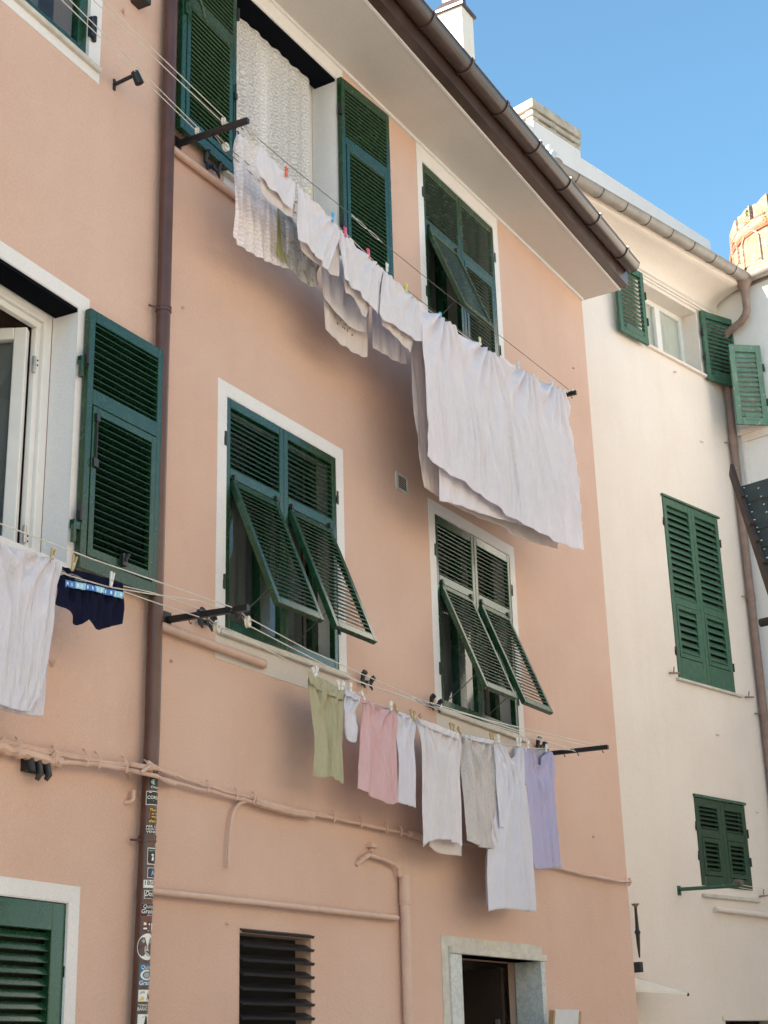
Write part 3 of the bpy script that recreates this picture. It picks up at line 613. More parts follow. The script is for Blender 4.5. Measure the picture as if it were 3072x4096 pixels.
# white casement, right sash swung inwards
mb = MB(); a, b, c, d = LW; t = -.18
for (x0, x1, z0, z1, dd) in ((b-.075, b-.007, c, d-.007, 0), (a, a+.07, c, d-.007, 0), (a+.07, b-.075, d-.08, d-.007, 0), (a+.07, b-.075, c, c+.06, 0), (b-.115, b-.075, c+.06, d-.12, -.025), (a+.07, b-.075, d-.12, d-.08, -.025)):
    mb.fbox(FL, x0, x1, t-.07, t+dd, z0, z1)
wf = mb.build('window', 'pvc', houseL, bev=.006)
q = FL.M(b-.15, t-.04, c+.07, 64) @ Matrix.Rotation(pi, 4, 'Z')
sh = d-c-.22
sq = FL.M(b-.16, t-.05, c+.07) @ Matrix.Rotation(radians(116), 4, 'Z')
mb = MB(); mb.box(0, .075, -.03, .03, 0, sh, sq); mb.box(.58, .65, -.03, .03, 0, sh, sq); mb.box(.075, .58, -.03, .03, sh-.075, sh, sq); mb.box(.075, .58, -.03, .03, 0, .075, sq)
mb.build('sash', 'pvc', wf, bev=.005)
mb = MB(); mb.box(.075, .58, -.008, .0, .075, sh-.075, sq); mb.build('pane', 'glass', wf)
mb = MB(); mb.box(.075, .58, -.04, -.035, .075, sh-.075, sq); mb.build('blind', 'curtain', wf)
for z in (c+.12, d-.42): mb = MB(); mb.tube([FL.P(b-.13, t-.02, z), FL.P(b-.13, t-.02, z+.1)], .012, 8); mb.build('sash_hinge', 'steel', wf)
for z in (c+.14, c+.17, d-.36, d-.33): mb = MB(); mb.tube([FL.P(b-.095, t-.03, z), FL.P(b-.095, t-.022, z)], .006, 6); mb.build('frame_screw', 'black', wf)
leaf('shutter', houseL, FL.M(-.793, .057, 4.2, -3.2), .69, 1.60, 1.05, None, gap_shade=True, tilt=-3, rm=.10, pitch=.043, hinge_x=0, label='green louvred shutter folded back over the downpipe')
q = FL.M(-.793, .057, 4.2, -3.2); mb = MB(); mb.tube([q @ V((.085, -.012, .62)), q @ V((.085, -.012, .95))], .006, 6); mb.box(.07, .1, -.02, 0, .90, .95, q); mb.box(.06, .1, -.02, 0, .62, .67, q); mb.build('shutter_bolt', 'black', houseL); mb = MB(); mb.box(.33, .37, -.03, 0, .10, .17, q); mb.tube([q @ V((.35, -.03, .13)), q @ V((.37, -.04, .17))], .01, 6); mb.build('shutter_catch', 'black', houseL)
for z in (4.42, 5.42): mb = MB(); mb.fbox(FL, -.85, -.79, .02, .05, z, z+.05); mb.tube([FL.P(-.84, .04, z-.08), FL.P(-.84, .04, z+.02)], .016, 8); mb.build('shutter_hinge', 'green', houseL)
surround(FL, LLW, .085, houseL, reveal=.2, sides='LRT')
leaf('shutter', houseL, FL.M(-.69-.72, -.01, .85), .715, 1.56, .2, None, rt=.14, st=.11, pitch=.056, tilt=56, T=.05, hinge_x=1); leaf('shutter', houseL, FL.M(-.69-1.41, -.01, .85), .685, 1.56, .2, None, rt=.14, st=.11, pitch=.056, tilt=56, T=.05)
mb = MB(); mb.fbox(FL, LLW[0]+.01, LLW[1]-.01, -.12, -.09, LLW[2], LLW[3]-.01); mb.build('window_gap_shade', 'dark', houseL)  # dark sheet close behind the slats, in place of the shade inside
# downpipe with its clamps, half in front of the joint between the houses
PX, PYd, PR = 6.752, .07, .045
mb = MB(); mb.tube([FR.P(PX+.005, PYd, 12.3), FR.P(PX+.005, PYd, 6.2), FR.P(PX, PYd, 3.4), FR.P(PX-.03, PYd, 2.4), FR.P(PX-.06, PYd, 1.5), FR.P(PX-.08, PYd, 0)], PR, 20, caps=False)
dp = mb.build('downpipe', 'brown', houseL, smooth=True)
def pipe_at(z):
    pts = [(0, PX-.08), (1.5, PX-.06), (2.4, PX-.03), (3.4, PX), (6.2, PX+.005), (12.3, PX+.005)]
    for (a, x), (b, y) in zip(pts, pts[1:]):
        if a <= z <= b: return x+(y-x)*(z-a)/(b-a)
zpx = lambda y, x=600: FR.uz(x, y, PYd+.03)[1]
for yy, xx in ((1225, 655), (3352, 592)):
    z = zpx(yy, xx); x = pipe_at(z); mb = MB()
    for dz in (-.012, .012): mb.tube([FR.P(x, PYd, z+dz-.006), FR.P(x, PYd, z+dz+.006)], PR+.006, 20)
    mb.tube([FR.P(x, PYd, z-.02), FR.P(x, PYd, z+.02)], PR+.003, 20); mb.tube([FR.P(x-.05, PYd, z-.01), FR.P(x-.12, PYd-.02, z-.014)], .007, 6)
    mb.build('pipe_clamp', 'brown', dp, smooth=True)
# cables of the left house, meeting at the downpipe
cable(FL, kz((-60, 828), (0, 845), (150, 885), (320, 925), (500, 960), (780, 1022), (1160, 1082), (1400, 1105), (1500, 1115)), .06, .010, houseL, seed=6)
cable(FL, kz((-60, 850), (0, 865), (150, 900), (320, 940), (500, 978), (780, 1036), (1160, 1092), (1400, 1120)), .06, .010, houseL, seed=7)
cable(FL, kz((-60, 900), (0, 918), (160, 962), (330, 1010), (480, 1050), (560, 1065)), .05, .031, houseL, 'cable_sleeve', seed=8, jit=.008)
cable(FL, kz((540, 1060), (700, 1068), (880, 1085), (1200, 1130), (1480, 1188)), .07, .013, houseL, seed=9)
for x, y in kz((150, 910), (490, 990), (790, 1020), (900, 1040), (1160, 1085), (1370, 1115)):
    u, z = FL.uz(x, y, .07); mb = MB(); mb.tube([FL.P(u, .1, z-.05), FL.P(u-.004, .11, z), FL.P(u-.01, .09, z+.03), FL.P(u+.02, .05, z+.05)], .0055, 6); mb.build('cable_clip', 'pinkpipe', houseL)
for k_, (ya, yb, dd, rr) in enumerate(((1096, 1128, .152, .010), (1112, 1140, .158, .010), (1166, 1222, .156, .013))):   # the bundle bridging the downpipe
    P_ = [(*FR.uz(*kz((1240, ya-22+(k_ == 2)*-6))[0], .09), .09), (*FR.uz(*kz((1350, ya))[0], dd), dd), (*FR.uz(*kz((1480, (ya+yb)/2))[0], dd), dd), (*FR.uz(*kz((1560, yb+18))[0], .07), .07), (*FR.uz(*kz((1659, yb+52))[0], .05), .05)]
    P_ = smoothline([(a_, b_) for a_, b_, c_ in P_], 0) and P_
    mb = MB(); mb.tube([FR.P(a_, c_, b_) for a_, b_, c_ in P_], rr, 8); mb.build('cable', 'pinkpipe', houseL, smooth=True)
mb = MB()
cx = FR.uz(585, 3072, .15)
for k in range(5): mb.tube([FR.P(cx[0]-.06+.012*k, .165, cx[1]-.035+.01*k), FR.P(cx[0]-.02+.02*k, .185, cx[1]+.01*(k % 2)), FR.P(cx[0]+.08, .12, cx[1]-.02+.012*k)], .011, 6)
mb.box(-.03, .05, -.006, .006, -.012, .02, Matrix.Translation(FR.P(cx[0]+.05, .14, cx[1]+.02)) @ Matrix.Rotation(.3, 4, 'Y')); mb.build('cable_knot', 'pinkpipe', houseL, smooth=True)
for x, y in kz((545, 912), (25, 818)):
    u, z = FL.uz(x, y, .06); mb = MB(); mb.tube([FL.P(u-.06, .07, z-.07), FL.P(u-.03, .08, z-.03), FL.P(u, .08, z)], [.007, .008, .004], 6); mb.build('cable_end', 'pinkpipe', houseL)
# cast bracket under the cable, hooks and stubs
u, z = FL.uz(170, 3075, .06); mb = MB(); mb.fbox(FL, u-.1, u+.07, .0, .05, z-.02, z+.06)
for k in (-.09, -.03, .04): mb.tube([FL.P(u+k, .05, z+.05), FL.P(u+k, .07, z-.03), FL.P(u+k-.01, .06, z-.09+.9*abs(k))], [.02, .018, .012], 8)
mb.build('lantern_bracket', 'black', houseL, smooth=True)
u, z = FL.uz(455, 340, 0); mb = MB(); mb.tube([FL.P(u, 0, z), FL.P(u, .12, z+.015), FL.P(u, .17, z+.02)], .013, 8); mb.fbox(FL, u-.01, u+.01, 0, .01, z-.04, z+.04); mb.tube([FL.P(u-.012, .17, z+.03), FL.P(u+.015, .19, z-.045)], [.026, .03], 10); mb.build('wall_hook', 'black', houseL, smooth=True)
u, z = FL.uz(590, 2, .1); mb = MB(); mb.fbox(FL, u-.05, u+.04, 0, .1, z-.01, z+.06); mb.build('wall_hook', 'black', houseL)
for x, y in ((497, 45), (210, 2650), (516, 3095)):
    u, z = FL.uz(x, y, .01); mb = MB(); mb.tube([FL.P(u-.01, 0, z+.01), FL.P(u, .02, z), FL.P(u+.01, .01, z-.02)], [.008, .013, .006], 6); mb.build('wall_plug', 'pinkpipe', houseL)
u, z = FL.uz(522, 3190, .02); mb = MB(); mb.tube([FL.P(u-.03, 0, z-.03), FL.P(u-.02, .03, z-.03), FL.P(u+.01, .03, z-.01), FL.P(u+.015, .03, z+.04)], .012, 7); mb.build('wall_hook', 'pinkpipe', houseL, smooth=True)
# ------------------------------------------------------------------ stickers on the downpipe
def text2d(body, mono=False, shear=0.0, bold=0.0):
    cu = bpy.data.curves.new('lettering', 'FONT'); cu.body = body; cu.size = 1; cu.shear = shear; cu.offset = bold; cu.resolution_u = 2
    ob = bpy.data.objects.new('lettering', cu); COL.objects.link(ob); dg = bpy.context.evaluated_depsgraph_get()
    me = bpy.data.meshes.new_from_object(ob.evaluated_get(dg)); vs = [tuple(p.co) for p in me.vertices]; fs = [tuple(p.vertices) for p in me.polygons]
    bpy.data.objects.remove(ob); bpy.data.curves.remove(cu); bpy.data.meshes.remove(me)
    x0 = min(p[0] for p in vs); x1 = max(p[0] for p in vs); y0 = min(p[1] for p in vs); y1 = max(p[1] for p in vs)
    return [((p[0]-x0)/(x1-x0), (p[1]-y0)/(y1-y0)) for p in vs], fs
def sticker(y0, y1, frac, span, mats, items, bg=True, label=None, border=None, shape='rect'):
    """items: ('t', text, x0, x1, v0, v1, matindex, shear) in 0..1 of the sticker, or ('p', polygon points, matindex)"""
    za, zb = zpx(y0, 580), zpx(y1, 580); th0 = -141+math.degrees(math.asin(max(-1, min(1, 2*frac-1))))
    def S(x, v, r):
        th = radians(th0+span*x); z = zb+(za-zb)*v; c = FR.P(pipe_at(z), PYd, z); return c+V((cos(th), sin(th), 0))*r
    mb = MB(); R0 = PR+.0012
    def sheet(xa, xb, va, vb, r, mi):
        vs = [S(xa+(xb-xa)*i/10, v, r) for v in (va, vb) for i in range(11)]; mb.add(vs, [(i, i+1, i+12, i+11) for i in range(10)], mi)
    def poly(pts, r, mi):
        c = (sum(p[0] for p in pts)/len(pts), sum(p[1] for p in pts)/len(pts)); vs = [S(*c, r)]+[S(*p, r) for p in pts]; n = len(pts)
        mb.add(vs, [(0, i+1, (i+1) % n+1) for i in range(n)], mi)
    if shape == 'disc': poly([(.5+.5*cos(2*pi*k/40), .5+.5*sin(2*pi*k/40)) for k in range(40)], R0, 0)
    elif bg:
        if border is not None: sheet(0, 1, 0, 1, R0, border); sheet(.04, .96, .05, .95, R0+.0006, 0)
        else: sheet(0, 1, 0, 1, R0, 0)
    for it in items:
        if it[0] == 't':
            _, body, xa, xb, va, vb, mi, sh = it; vs, fs = text2d(body, shear=sh, bold=0.0 if body[0] == 'Q' else .012); mb.add([S(xa+(xb-xa)*x, va+(vb-va)*y, R0+.0014) for x, y in vs], fs, mi)
        elif it[0] == 'p': poly(it[1], R0+.001, it[2])
        elif it[0] == 'a':           # ring or crescent
            _, cx, cy_, ra, rb, a0_, a1_, mi, asp = it; n = 24
            vs = [S(cx+rr*cos(radians(a0_+(a1_-a0_)*k/n)), cy_+rr*asp*sin(radians(a0_+(a1_-a0_)*k/n)), R0+.001) for rr in (ra, rb) for k in range(n+1)]
            mb.add(vs, [(k, k+1, k+n+2, k+n+1) for k in range(n)], mi)
    o = mb.build('sticker', mats, dp)
    if label: o['label'] = label
    return o
Yc = lambda y: 3050+.226*y
Yd = lambda y: 3550+.2469*y
sticker(Yc(250), Yc(450), .50, 95, ['ink_black', 'ink_teal', 'ink_white'], [('a', .33, .66, .1, .26, 60, 290, 1, 1.0), ('a', .33, .66, .03, .1, 90, 270, 2, 1.0), ('t', 'Ocean', .08, .85, .08, .30, 2, .2)], label='black sticker with a pale green wave')
sticker(Yc(485), Yc(735), .31, 118, ['ink_black', 'ink_white'], [('t', 'CORSARI', .08, 1.12, .42, .66, 1, 0), ('p', [(.45, .28), (.9, .28), (.9, .33), (.45, .33)], 1), ('p', [(.15, .88), (.3, .86), (.35, .9), (.2, .92)], 1)], border=1, label='black sticker lettered CORSARI')
sticker(Yc(790), Yc(1060), .53, 90, ['ink_brown', 'ink_yellow', 'ink_red'], [('t', 'Tlum', .05, .7, .80, .97, 1, .1), ('t', 'w lu', .2, .75, .56, .72, 1, .1), ('t', 'wsp', .2, .75, .32, .47, 1, .1), ('t', 'dem', .02, .7, .05, .24, 1, .1), ('p', [(.0, .3), (.1, .3), (.1, .75), (.0, .75)], 2)], label='brown sticker with four short lines of yellow lettering')
sticker(Yc(1095), Yc(1240), .38, 110, ['ink_black', 'ink_white'], [('t', 'PER CHI', .03, .95, .70, .96, 1, 0), ('t', 'NON PU', .03, .9, .38, .62, 1, 0), ('t', 'VENIRE', .03, .9, .05, .30, 1, 0)], label='black sticker lettered PER CHI NON PU VENIRE')
sticker(Yc(1500), Yc(1800), .55, 90, ['ink_black', 'ink_white', 'ink_teal'], [('p', [(.1, .04), (.9, .04), (.85, .2), (.6, .3), (.55, .5), (.4, .48), (.35, .25), (.1, .15)], 1), ('a', .45, .58, .02, .13, 0, 360, 1, .5), ('t', 'spirito', .12, .9, .76, .9, 2, .2)], border=1, label='black sticker with a white figure and a white border')
sticker(Yc(1855), Yc(2040), .6, 80, ['ink_navy', 'ink_white', 'ink_teal'], [('p', [(.35, .2), (.75, .2), (.7, .6), (.5, .8), (.4, .5)], 2), ('p', [(.05, .86), (.95, .86), (.95, .97), (.05, .97)], 1)], border=1, label='small navy sticker with a white edge')
sticker(Yc(2075), Yc(2215), .40, 115, ['ink_white', 'ink_black', 'ink_grey'], [('t', '1BOX', .08, 1.0, .35, .92, 1, 0), ('p', [(.05, .08), (.95, .08), (.95, .24), (.05, .24)], 2)], label='white sticker lettered 1BOX')
sticker(Yd(42), Yd(180), .46, 100, ['ink_black', 'ink_white', 'ink_red'], [('t', 'Dolce', .06, .98, .28, .92, 1, .35), ('p', [(.03, .03), (.3, .03), (.3, .14), (.03, .14)], 2)], border=1, label='black sticker with white script')
sticker(Yd(255), Yd(478), .30, 115, ['ink_black', 'ink_white', 'ink_red'], [('t', 'Quinto', .16, .98, .58, .92, 1, .1), ('t', 'Grado', .06, .92, .26, .58, 1, .1), ('t', 'NEW SOUND', .4, .9, .08, .17, 1, 0)], border=2, label='black sticker lettered Quinto Grado with a red edge')
sticker(Yd(550), Yd(710), .46, 100, ['ink_brown', 'ink_white', 'ink_red'], [('p', [(.02, .55), (.3, .55), (.3, .98), (.02, .98)], 2), ('p', [(.08, .62), (.24, .62), (.24, .85), (.08, .9)], 1), ('p', [(.05, .18), (.32, .18), (.3, .36), (.07, .36)], 1), ('p', [(.42, .2), (.6, .2), (.6, .5), (.42, .5)], 2), ('p', [(.42, .62), (.55, .62), (.55, .8), (.42, .8)], 1), ('p', [(.68, .1), (.95, .1), (.95, .9), (.68, .9)], 1), ('p', [(.35, .02), (.8, .02), (.8, .08), (.35, .08)], 1)], label='red and white patchwork sticker')
sticker(Yd(745), Yd(1180), .20, 150, ['ink_white', 'ink_grey', 'ink_black'], [('p', [(.2, .72), (.3, .80), (.36, .70), (.3, .62)], 1), ('p', [(.05, .47), (.2, .53), (.33, .56), (.2, .50), (.06, .44)], 2), ('a', .62, .4, .2, .28, 150, 260, 1, 1), ('p', [(.55, .62), (.7, .66), (.68, .8), (.6, .76)], 1), ('p', [(.35, .36), (.45, .3), (.6, .22), (.7, .2), (.6, .28), (.5, .36)], 2), ('p', [(.45, .45), (.55, .5), (.5, .38)], 1)], shape='disc', label='large round white sticker with grey scribbles')
sticker(Yd(1235), Yd(1600), .40, 110, ['ink_blue', 'ink_white', 'ink_grey'], [('t', 'Quinto', .10, .95, .72, .93, 1, .1), ('t', 'Grado', .02, .9, .05, .25, 1, .1), ('a', .5, .49, .3, .43, 60, 340, 1, .55), ('a', .5, .49, .0, .22, 0, 360, 2, .55)], label='blue sticker lettered Quinto Grado round a white ring')
sticker(Yd(1660), Yd(1850), .40, 100, ['ink_white', 'ink_yellow', 'ink_black', 'ink_grey'], [('p', [(.1, .08), (.38, .08), (.42, .4), (.2, .42)], 1), ('p', [(.55, .05), (.75, .3), (.9, .05), (.95, .5), (.8, .8), (.62, .6), (.7, .4)], 2), ('p', [(.7, .5), (.85, .5), (.88, .75), (.75, .8)], 1), ('p', [(.1, .6), (.45, .7), (.4, .9), (.15, .85)], 3)], label='white picture sticker with yellow and black shapes')
sticker(Yd(1885), Yd(2005), .40, 105, ['ink_brown', 'ink_white'], [('t', 'TORNATI A', .02, 1.0, .62, .95, 1, 0), ('t', 'BARACCA', .0, 1.0, .06, .54, 1, 0)], label='brown sticker with white block lettering')
sticker(Yd(2055), Yd(2330), .42, 100, ['ink_white', 'ink_black', 'ink_grey'], [('p', [(.35, .1), (.8, .1), (.78, .5), (.7, .85), (.55, .9), (.5, .6)], 1), ('p', [(.15, .78), (.4, .86), (.6, .93), (.4, .82)], 2)], label='white sticker with a dark hooded shape')

# ------------------------------------------------------------------ clotheslines
ku = crop(900, 500, .5124); kb = crop(1500, 1200, .6172); kp = crop(650, 400, .3014); kl = crop(1100, 2600, .7836); km = crop(600, 2300, .663); kr = crop(1500, 2650, .6028); kt = crop(0, 1900, .6172)
def pulley(F, px, d, r, parent, axis=None, strap=None, mat='pulley', rot=0):
    u, z = F.uz(*px, d); c = F.P(u, d, z)
    Mx = Matrix.Translation(c) @ Matrix.Rotation(radians(rot), 4, 'Z') @ Matrix.Rotation(pi/2, 4, 'X')
    mb = MB(); mb.lathe([(.3*r, -.011), (r, -.011), (r, -.006), (.8*r, 0), (r, .006), (r, .011), (.3*r, .011)], Mx, 18, 0); mb.lathe([(.006, -.018), (.006, .018)], Mx, 8, 1)
    if strap:
        su, sz = F.uz(*strap, d); s = F.P(su, d, sz)
        for k in (-.016, .016): mb.tube([c+F.n*k, s+F.n*k*.4], .0035, 6, mi=1)
    return mb.build('pulley', [mat, 'steel'], parent, smooth=True)
def wire(F, pts, parent, r=.003, mat='wire', n=18, sag=0.0, name='line'):
    """pts: (px, py, depth); straight spans between the measured points, optionally sagging"""
    P = [F.P(F.uz(x, y, d)[0], d, F.uz(x, y, d)[1]) if not isinstance(x, V) else x for x, y, d in pts]; Q = []
    for a, b in zip(P, P[1:]):
        for i in range(n): t = i/n; Q.append(a.lerp(b, t)-V((0, 0, 4*sag*t*(1-t))))
    Q.append(P[-1]); mb = MB(); mb.tube(Q, r, 6); return mb.build(name, mat, parent, smooth=True)
def bracket(F, u, z, L, parent, drop=0, mat='black', w=.016):
    mb = MB(); a = F.P(u, 0, z); b = F.P(u, L, z+drop); t = (b-a).normalized()
    mb.add([p+q for p in (a, b) for q in (F.u*-w+V((0, 0, -w*1.15)), F.u*w+V((0, 0, -w*1.15)), F.u*w+V((0, 0, w*1.15)), F.u*-w+V((0, 0, w*1.15)))], [(0, 1, 2, 3), (4, 7, 6, 5), (0, 4, 5, 1), (1, 5, 6, 2), (2, 6, 7, 3), (3, 7, 4, 0)])
    mb.fbox(F, u-.035, u+.035, 0, .008, z-.05, z+.05)
    for k in (.28, .5, .9): mb.tube([F.P(u, L*k, z+drop*k-.01), F.P(u+.004, L*k, z+drop*k-.035), F.P(u+.02, L*k, z+drop*k-.042), F.P(u+.024, L*k, z+drop*k-.028)], .0035, 6)
    return mb.build('bracket', mat, parent, bev=.003)
def turnbuckle(F, a, b, d, parent, mat='steel'):
    pa = F.P(F.uz(*a, d)[0], d, F.uz(*a, d)[1]); pb = F.P(F.uz(*b, d)[0], d, F.uz(*b, d)[1]); mb = MB(); t = (pb-pa); L = t.length
    sd = V((0, 0, 1))*.011
    for k0, k1 in ((.12, .48), (.55, .9)):
        loop = [pa.lerp(pb, k0+(k1-k0)*.5*(1-cos(x)))+sd*sin(x) for x in [2*pi*i/14 for i in range(15)]]; mb.tube(loop, .0036, 5)
    for i in range(7): x = .0+.012*i; p = pa.lerp(pb, x*1.2); mb.tube([p+V((0, 0, .012))*cos(i*2), p-V((0, 0, .012))*cos(i*2)], .003, 5)
    mb.tube([pa.lerp(pb, .48), pa.lerp(pb, .55)], .004, 6); mb.tube([pa, pa.lerp(pb, .12)], .004, 6); mb.tube([pb, pb.lerp(pa, .1)], .004, 6)
    return mb.build('turnbuckle', mat, parent, smooth=True)
DO, DI = .55, .30
# upper line of the salmon house
cl = thing('clothesline', 'upper clothesline under the eave, on a black bracket with white pulleys beside the lace curtain', 'clothesline', FR.P(6.945, 0, 7.44))
bracket(FR, 6.945, 7.452, .585, cl, -.028); bracket(FR, 12.19, 7.445, .585, cl, -.01)
pulley(FR, kp((1215, 485))[0], DO, .02, cl, strap=kp((1095, 335))[0]); pulley(FR, kp((840, 625))[0], DI, .03, cl, strap=kp((690, 450))[0])
pulley(FR, (2288, 1566), DO-.02, .025, cl)
w1 = kp((1220, 470))+ku((540, 345), (870, 608), (990, 705)); wire(FR, [(x, y, DO) for x, y in w1], cl, .003, 'steelwire')
w2 = ku((1225, 915), (1659, 1265))+kb((1255, 580)); wire(FR, [(x, y, DO) for x, y in w2], cl, .003, 'steelwire')
turnbuckle(FR, ku((990, 705))[0], ku((1225, 915))[0], DO, cl)
w3 = kp((1225, 520))+ku((265, 152), (555, 462), (890, 795), (1220, 1118), (1510, 1385))+kb((680, 302), (930, 452), (1250, 600)); wire(FR, [(x, y, DO) for x, y in w3], cl, .003, 'wire')
pa = FR.uz(*kp((880, 640))[0], DI); pb = FR.uz(*kp((865, 688))[0], DI)
wire(FR, [(FR.P(pa[0], DI, pa[1]), 0, 0), (FR.P(12.17, DI, 7.46), 0, 0)], cl, .003, 'steelwire', sag=.03)
IN = [FR.P(pb[0], DI, pb[1]), FR.P(12.17, DI, 7.44)]
wire(FR, [(IN[0], 0, 0), (IN[1], 0, 0)], cl, .003, 'steelwire', sag=.14)
# lower line of the salmon house
c2 = thing('clothesline', 'lower clothesline hung with coloured garments, on black brackets below the tilted shutters', 'clothesline', FR.P(6.947, 0, 4.12))
bracket(FR, 6.947, 4.126, .60, c2, -.025); bracket(FR, 12.30, 4.122, .585, c2, -.01)
DL = .27
pulley(FR, km((405, 315))[0], DL, .036, c2, strap=km((345, 262))[0], rot=20); pulley(FR, km((590, 282))[0], .52, .036, c2, strap=km((545, 225))[0], rot=20)
pulley(FR, km((505, 212))[0], .50, .024, c2, mat='black'); pulley(FR, km((303, 228))[0], .25, .024, c2, mat='black')
wl_ = km((410, 330), (670, 432), (950, 578))+kl((350, 212), (437, 252), (610, 308), (728, 360), (935, 425), (1115, 470), (1290, 500), (1420, 505))+kr((1330, 582)); wire(FR, [(x, y, DL) for x, y in wl_], c2, .0034, 'wire')
wire(FR, [(*km((410, 300))[0], DL), (*kr((1320, 572))[0], DL)], c2, .0028, 'wire', sag=.06)
wu = km((600, 262), (950, 450))+kr((280, 240), (760, 385), (1490, 550)); wire(FR, [(x, y, .53) for x, y in wu], c2, .0034, 'wire')
wv = km((595, 305), (900, 462), (1240, 638))+kr((250, 245),); wire(FR, [(x, y, .53) for x, y in wv], c2, .0034, 'wire')
wv = kr((410, 295), (640, 352), (1000, 468), (1400, 550)); wire(FR, [(x, y, .53) for x, y in wv], c2, .0034, 'wire')
wv = kr((420, 300), (760, 410), (1040, 490), (1330, 590)); wire(FR, [(x, y, .45) for x, y in wv], c2, .0034, 'wire')
turnbuckle(FR, kr((250, 235))[0], kr((415, 298))[0], .53, c2)
for px, d in ((kr((1330, 582))[0], DL), (kr((1495, 560))[0], .50)):
    u, z = FR.uz(*px, d); mb = MB(); mb.lathe([(.022, -.03), (.026, -.01), (.024, .01), (.02, .03)], Matrix.Translation(FR.P(u, d, z)) @ Matrix.Rotation(pi/2, 4, 'X'), 10); mb.tube([FR.P(u+.02, d, z-.02), FR.P(u+.05, d+.02, z-.045)], .004, 5); mb.build('knot', 'wire', c2)
# lines running off to the left, from the neighbouring house
c3 = thing('clothesline', 'four thin white lines crossing the upper left corner to two pulleys', 'clothesline', FR.P(5.5, .3, 7.5))
for a, b, d0, d1 in (((185, -60), (784, 522), .30, .17), ((219, -60), (797, 516), .30, .17), ((310, -60), (884, 484), .5, .38), ((345, -60), (899, 472), .5, .38)):
    p = FR.uz(*a, d0); q = FR.uz(*b, d1); wire(FR, [(FR.P(p[0], d0, p[1]), 0, 0), (FR.P(q[0], d1, q[1]), 0, 0)], c3, .0034, 'wire')
pulley(FR, kp((465, 420))[0], .17, .03, c3, rot=25, strap=kp((540, 455))[0]); pulley(FR, kp((815, 295))[0], .385, .033, c3, rot=25, strap=kp((890, 340))[0])
c4 = thing('clothesline', 'left clothesline carrying the white towel and the navy boxer shorts', 'clothesline', FR.P(5.5, .4, 4.1))
pts = kt((-90, 285), (0, 315), (600, 545), (1505, 858)); wire(FR, [(x, y, .5) for x, y in pts], c4, .0037, 'wire')
pts = kt((-90, 445), (0, 482), (330, 600), (440, 650), (700, 725), (960, 768), (1290, 815), (1500, 890)); wire(FR, [(x, y, .40) for x, y in pts], c4, .0037, 'wire')
pts = kt((560, 690), (800, 755), (1060, 845), (1290, 920)); wire(FR, [(x, y, .27) for x, y in pts], c4, .0034, 'wire')
pts = kt((800, 720), (1000, 765), (1190, 830), (1320, 880)); wire(FR, [(x, y, .25) for x, y in pts], c4, .0030, 'wire')
turnbuckle(FR, kt((300, 590))[0], kt((560, 692))[0], .40, c4)

# ------------------------------------------------------------------ laundry
G_UP = 'white washing on the upper line'; G_LO = 'garments on the lower line'
def garment(name, label, cat, group, F, d, px):
    u, z = F.uz(*px, d); return thing(name, label, cat, F.P(u, d, z), group)
def layer(name, mat, parent, F, d, top, rt, bot, lf, solid=.003, **k):
    return drape(F, d, top, rt, bot, lf, **k).build(name, mat, parent, smooth='all', solid=solid)
# upper line, from the left
tag(layer('lace_cloth', 'lace2', None, FR, DI, ku((75, 60), (150, 110), (420, 330)), ku((420, 330), (450, 700), (500, 1125)), ku((60, 870), (105, 940), (240, 1020), (380, 1090), (500, 1125)), ku((75, 60), (80, 450), (60, 870)), seed=11, amp=0.0200, nf=7, solid=0, crease=.006),
    'long sheer lace cloth hanging below the lace curtain', 'lace cloth', G_UP)
g = garment('ribbed_top', 'small ribbed white top under the orange peg', 'top', G_UP, FR, DO, ku((265, 150))[0])
layer('front_layer', 'white', g, FR, DO+.012, ku((265, 150), (400, 300), (557, 462)), ku((557, 462), (548, 560), (518, 668)), ku((275, 400), (300, 425), (345, 480), (450, 585), (518, 668)), ku((265, 150), (245, 300), (275, 400)), seed=12, ridges=tuple((a_, b_, c_, d_, e_*.7, f_*.8) for a_, b_, c_, d_, e_, f_ in ((0.3, 0, 0.5, 1, 0.008, 0.08),)), pl=.4, amp=0.0054, nf=3)
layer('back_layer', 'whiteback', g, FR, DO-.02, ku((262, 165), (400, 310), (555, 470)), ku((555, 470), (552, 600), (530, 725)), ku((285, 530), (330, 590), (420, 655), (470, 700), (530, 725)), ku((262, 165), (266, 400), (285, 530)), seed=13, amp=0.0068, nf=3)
g = garment('cloth', 'white cloth with a yellow green edge and faint print, below the ribbed top', 'cloth', G_UP, FR, DI+.02, ku((410, 640))[0])
layer('cloth_panel', 'greenlace', g, FR, DI+.02, ku((415, 640), (560, 760), (760, 960)), ku((760, 960), (765, 1060), (715, 1160), (735, 1250)), ku((480, 1080), (560, 1180), (630, 1240), (690, 1268), (735, 1250)), ku((415, 640), (440, 800), (430, 960), (480, 1080)), seed=14, amp=0.0122, nf=4, crease=.008)
layer('edge_strip', 'yellowgreen', g, FR, DI+.035, ku((402, 645), (420, 655)), ku((420, 655), (450, 800), (440, 930), (490, 1080)), ku((395, 985), (430, 1040), (490, 1085)), ku((402, 645), (405, 800), (395, 985)), seed=15, nu=10, amp=.006, nf=2)
g = garment('undershirt', 'white undershirt between the yellow peg and the blue peg', 'undershirt', G_UP, FR, DO, ku((560, 460))[0])
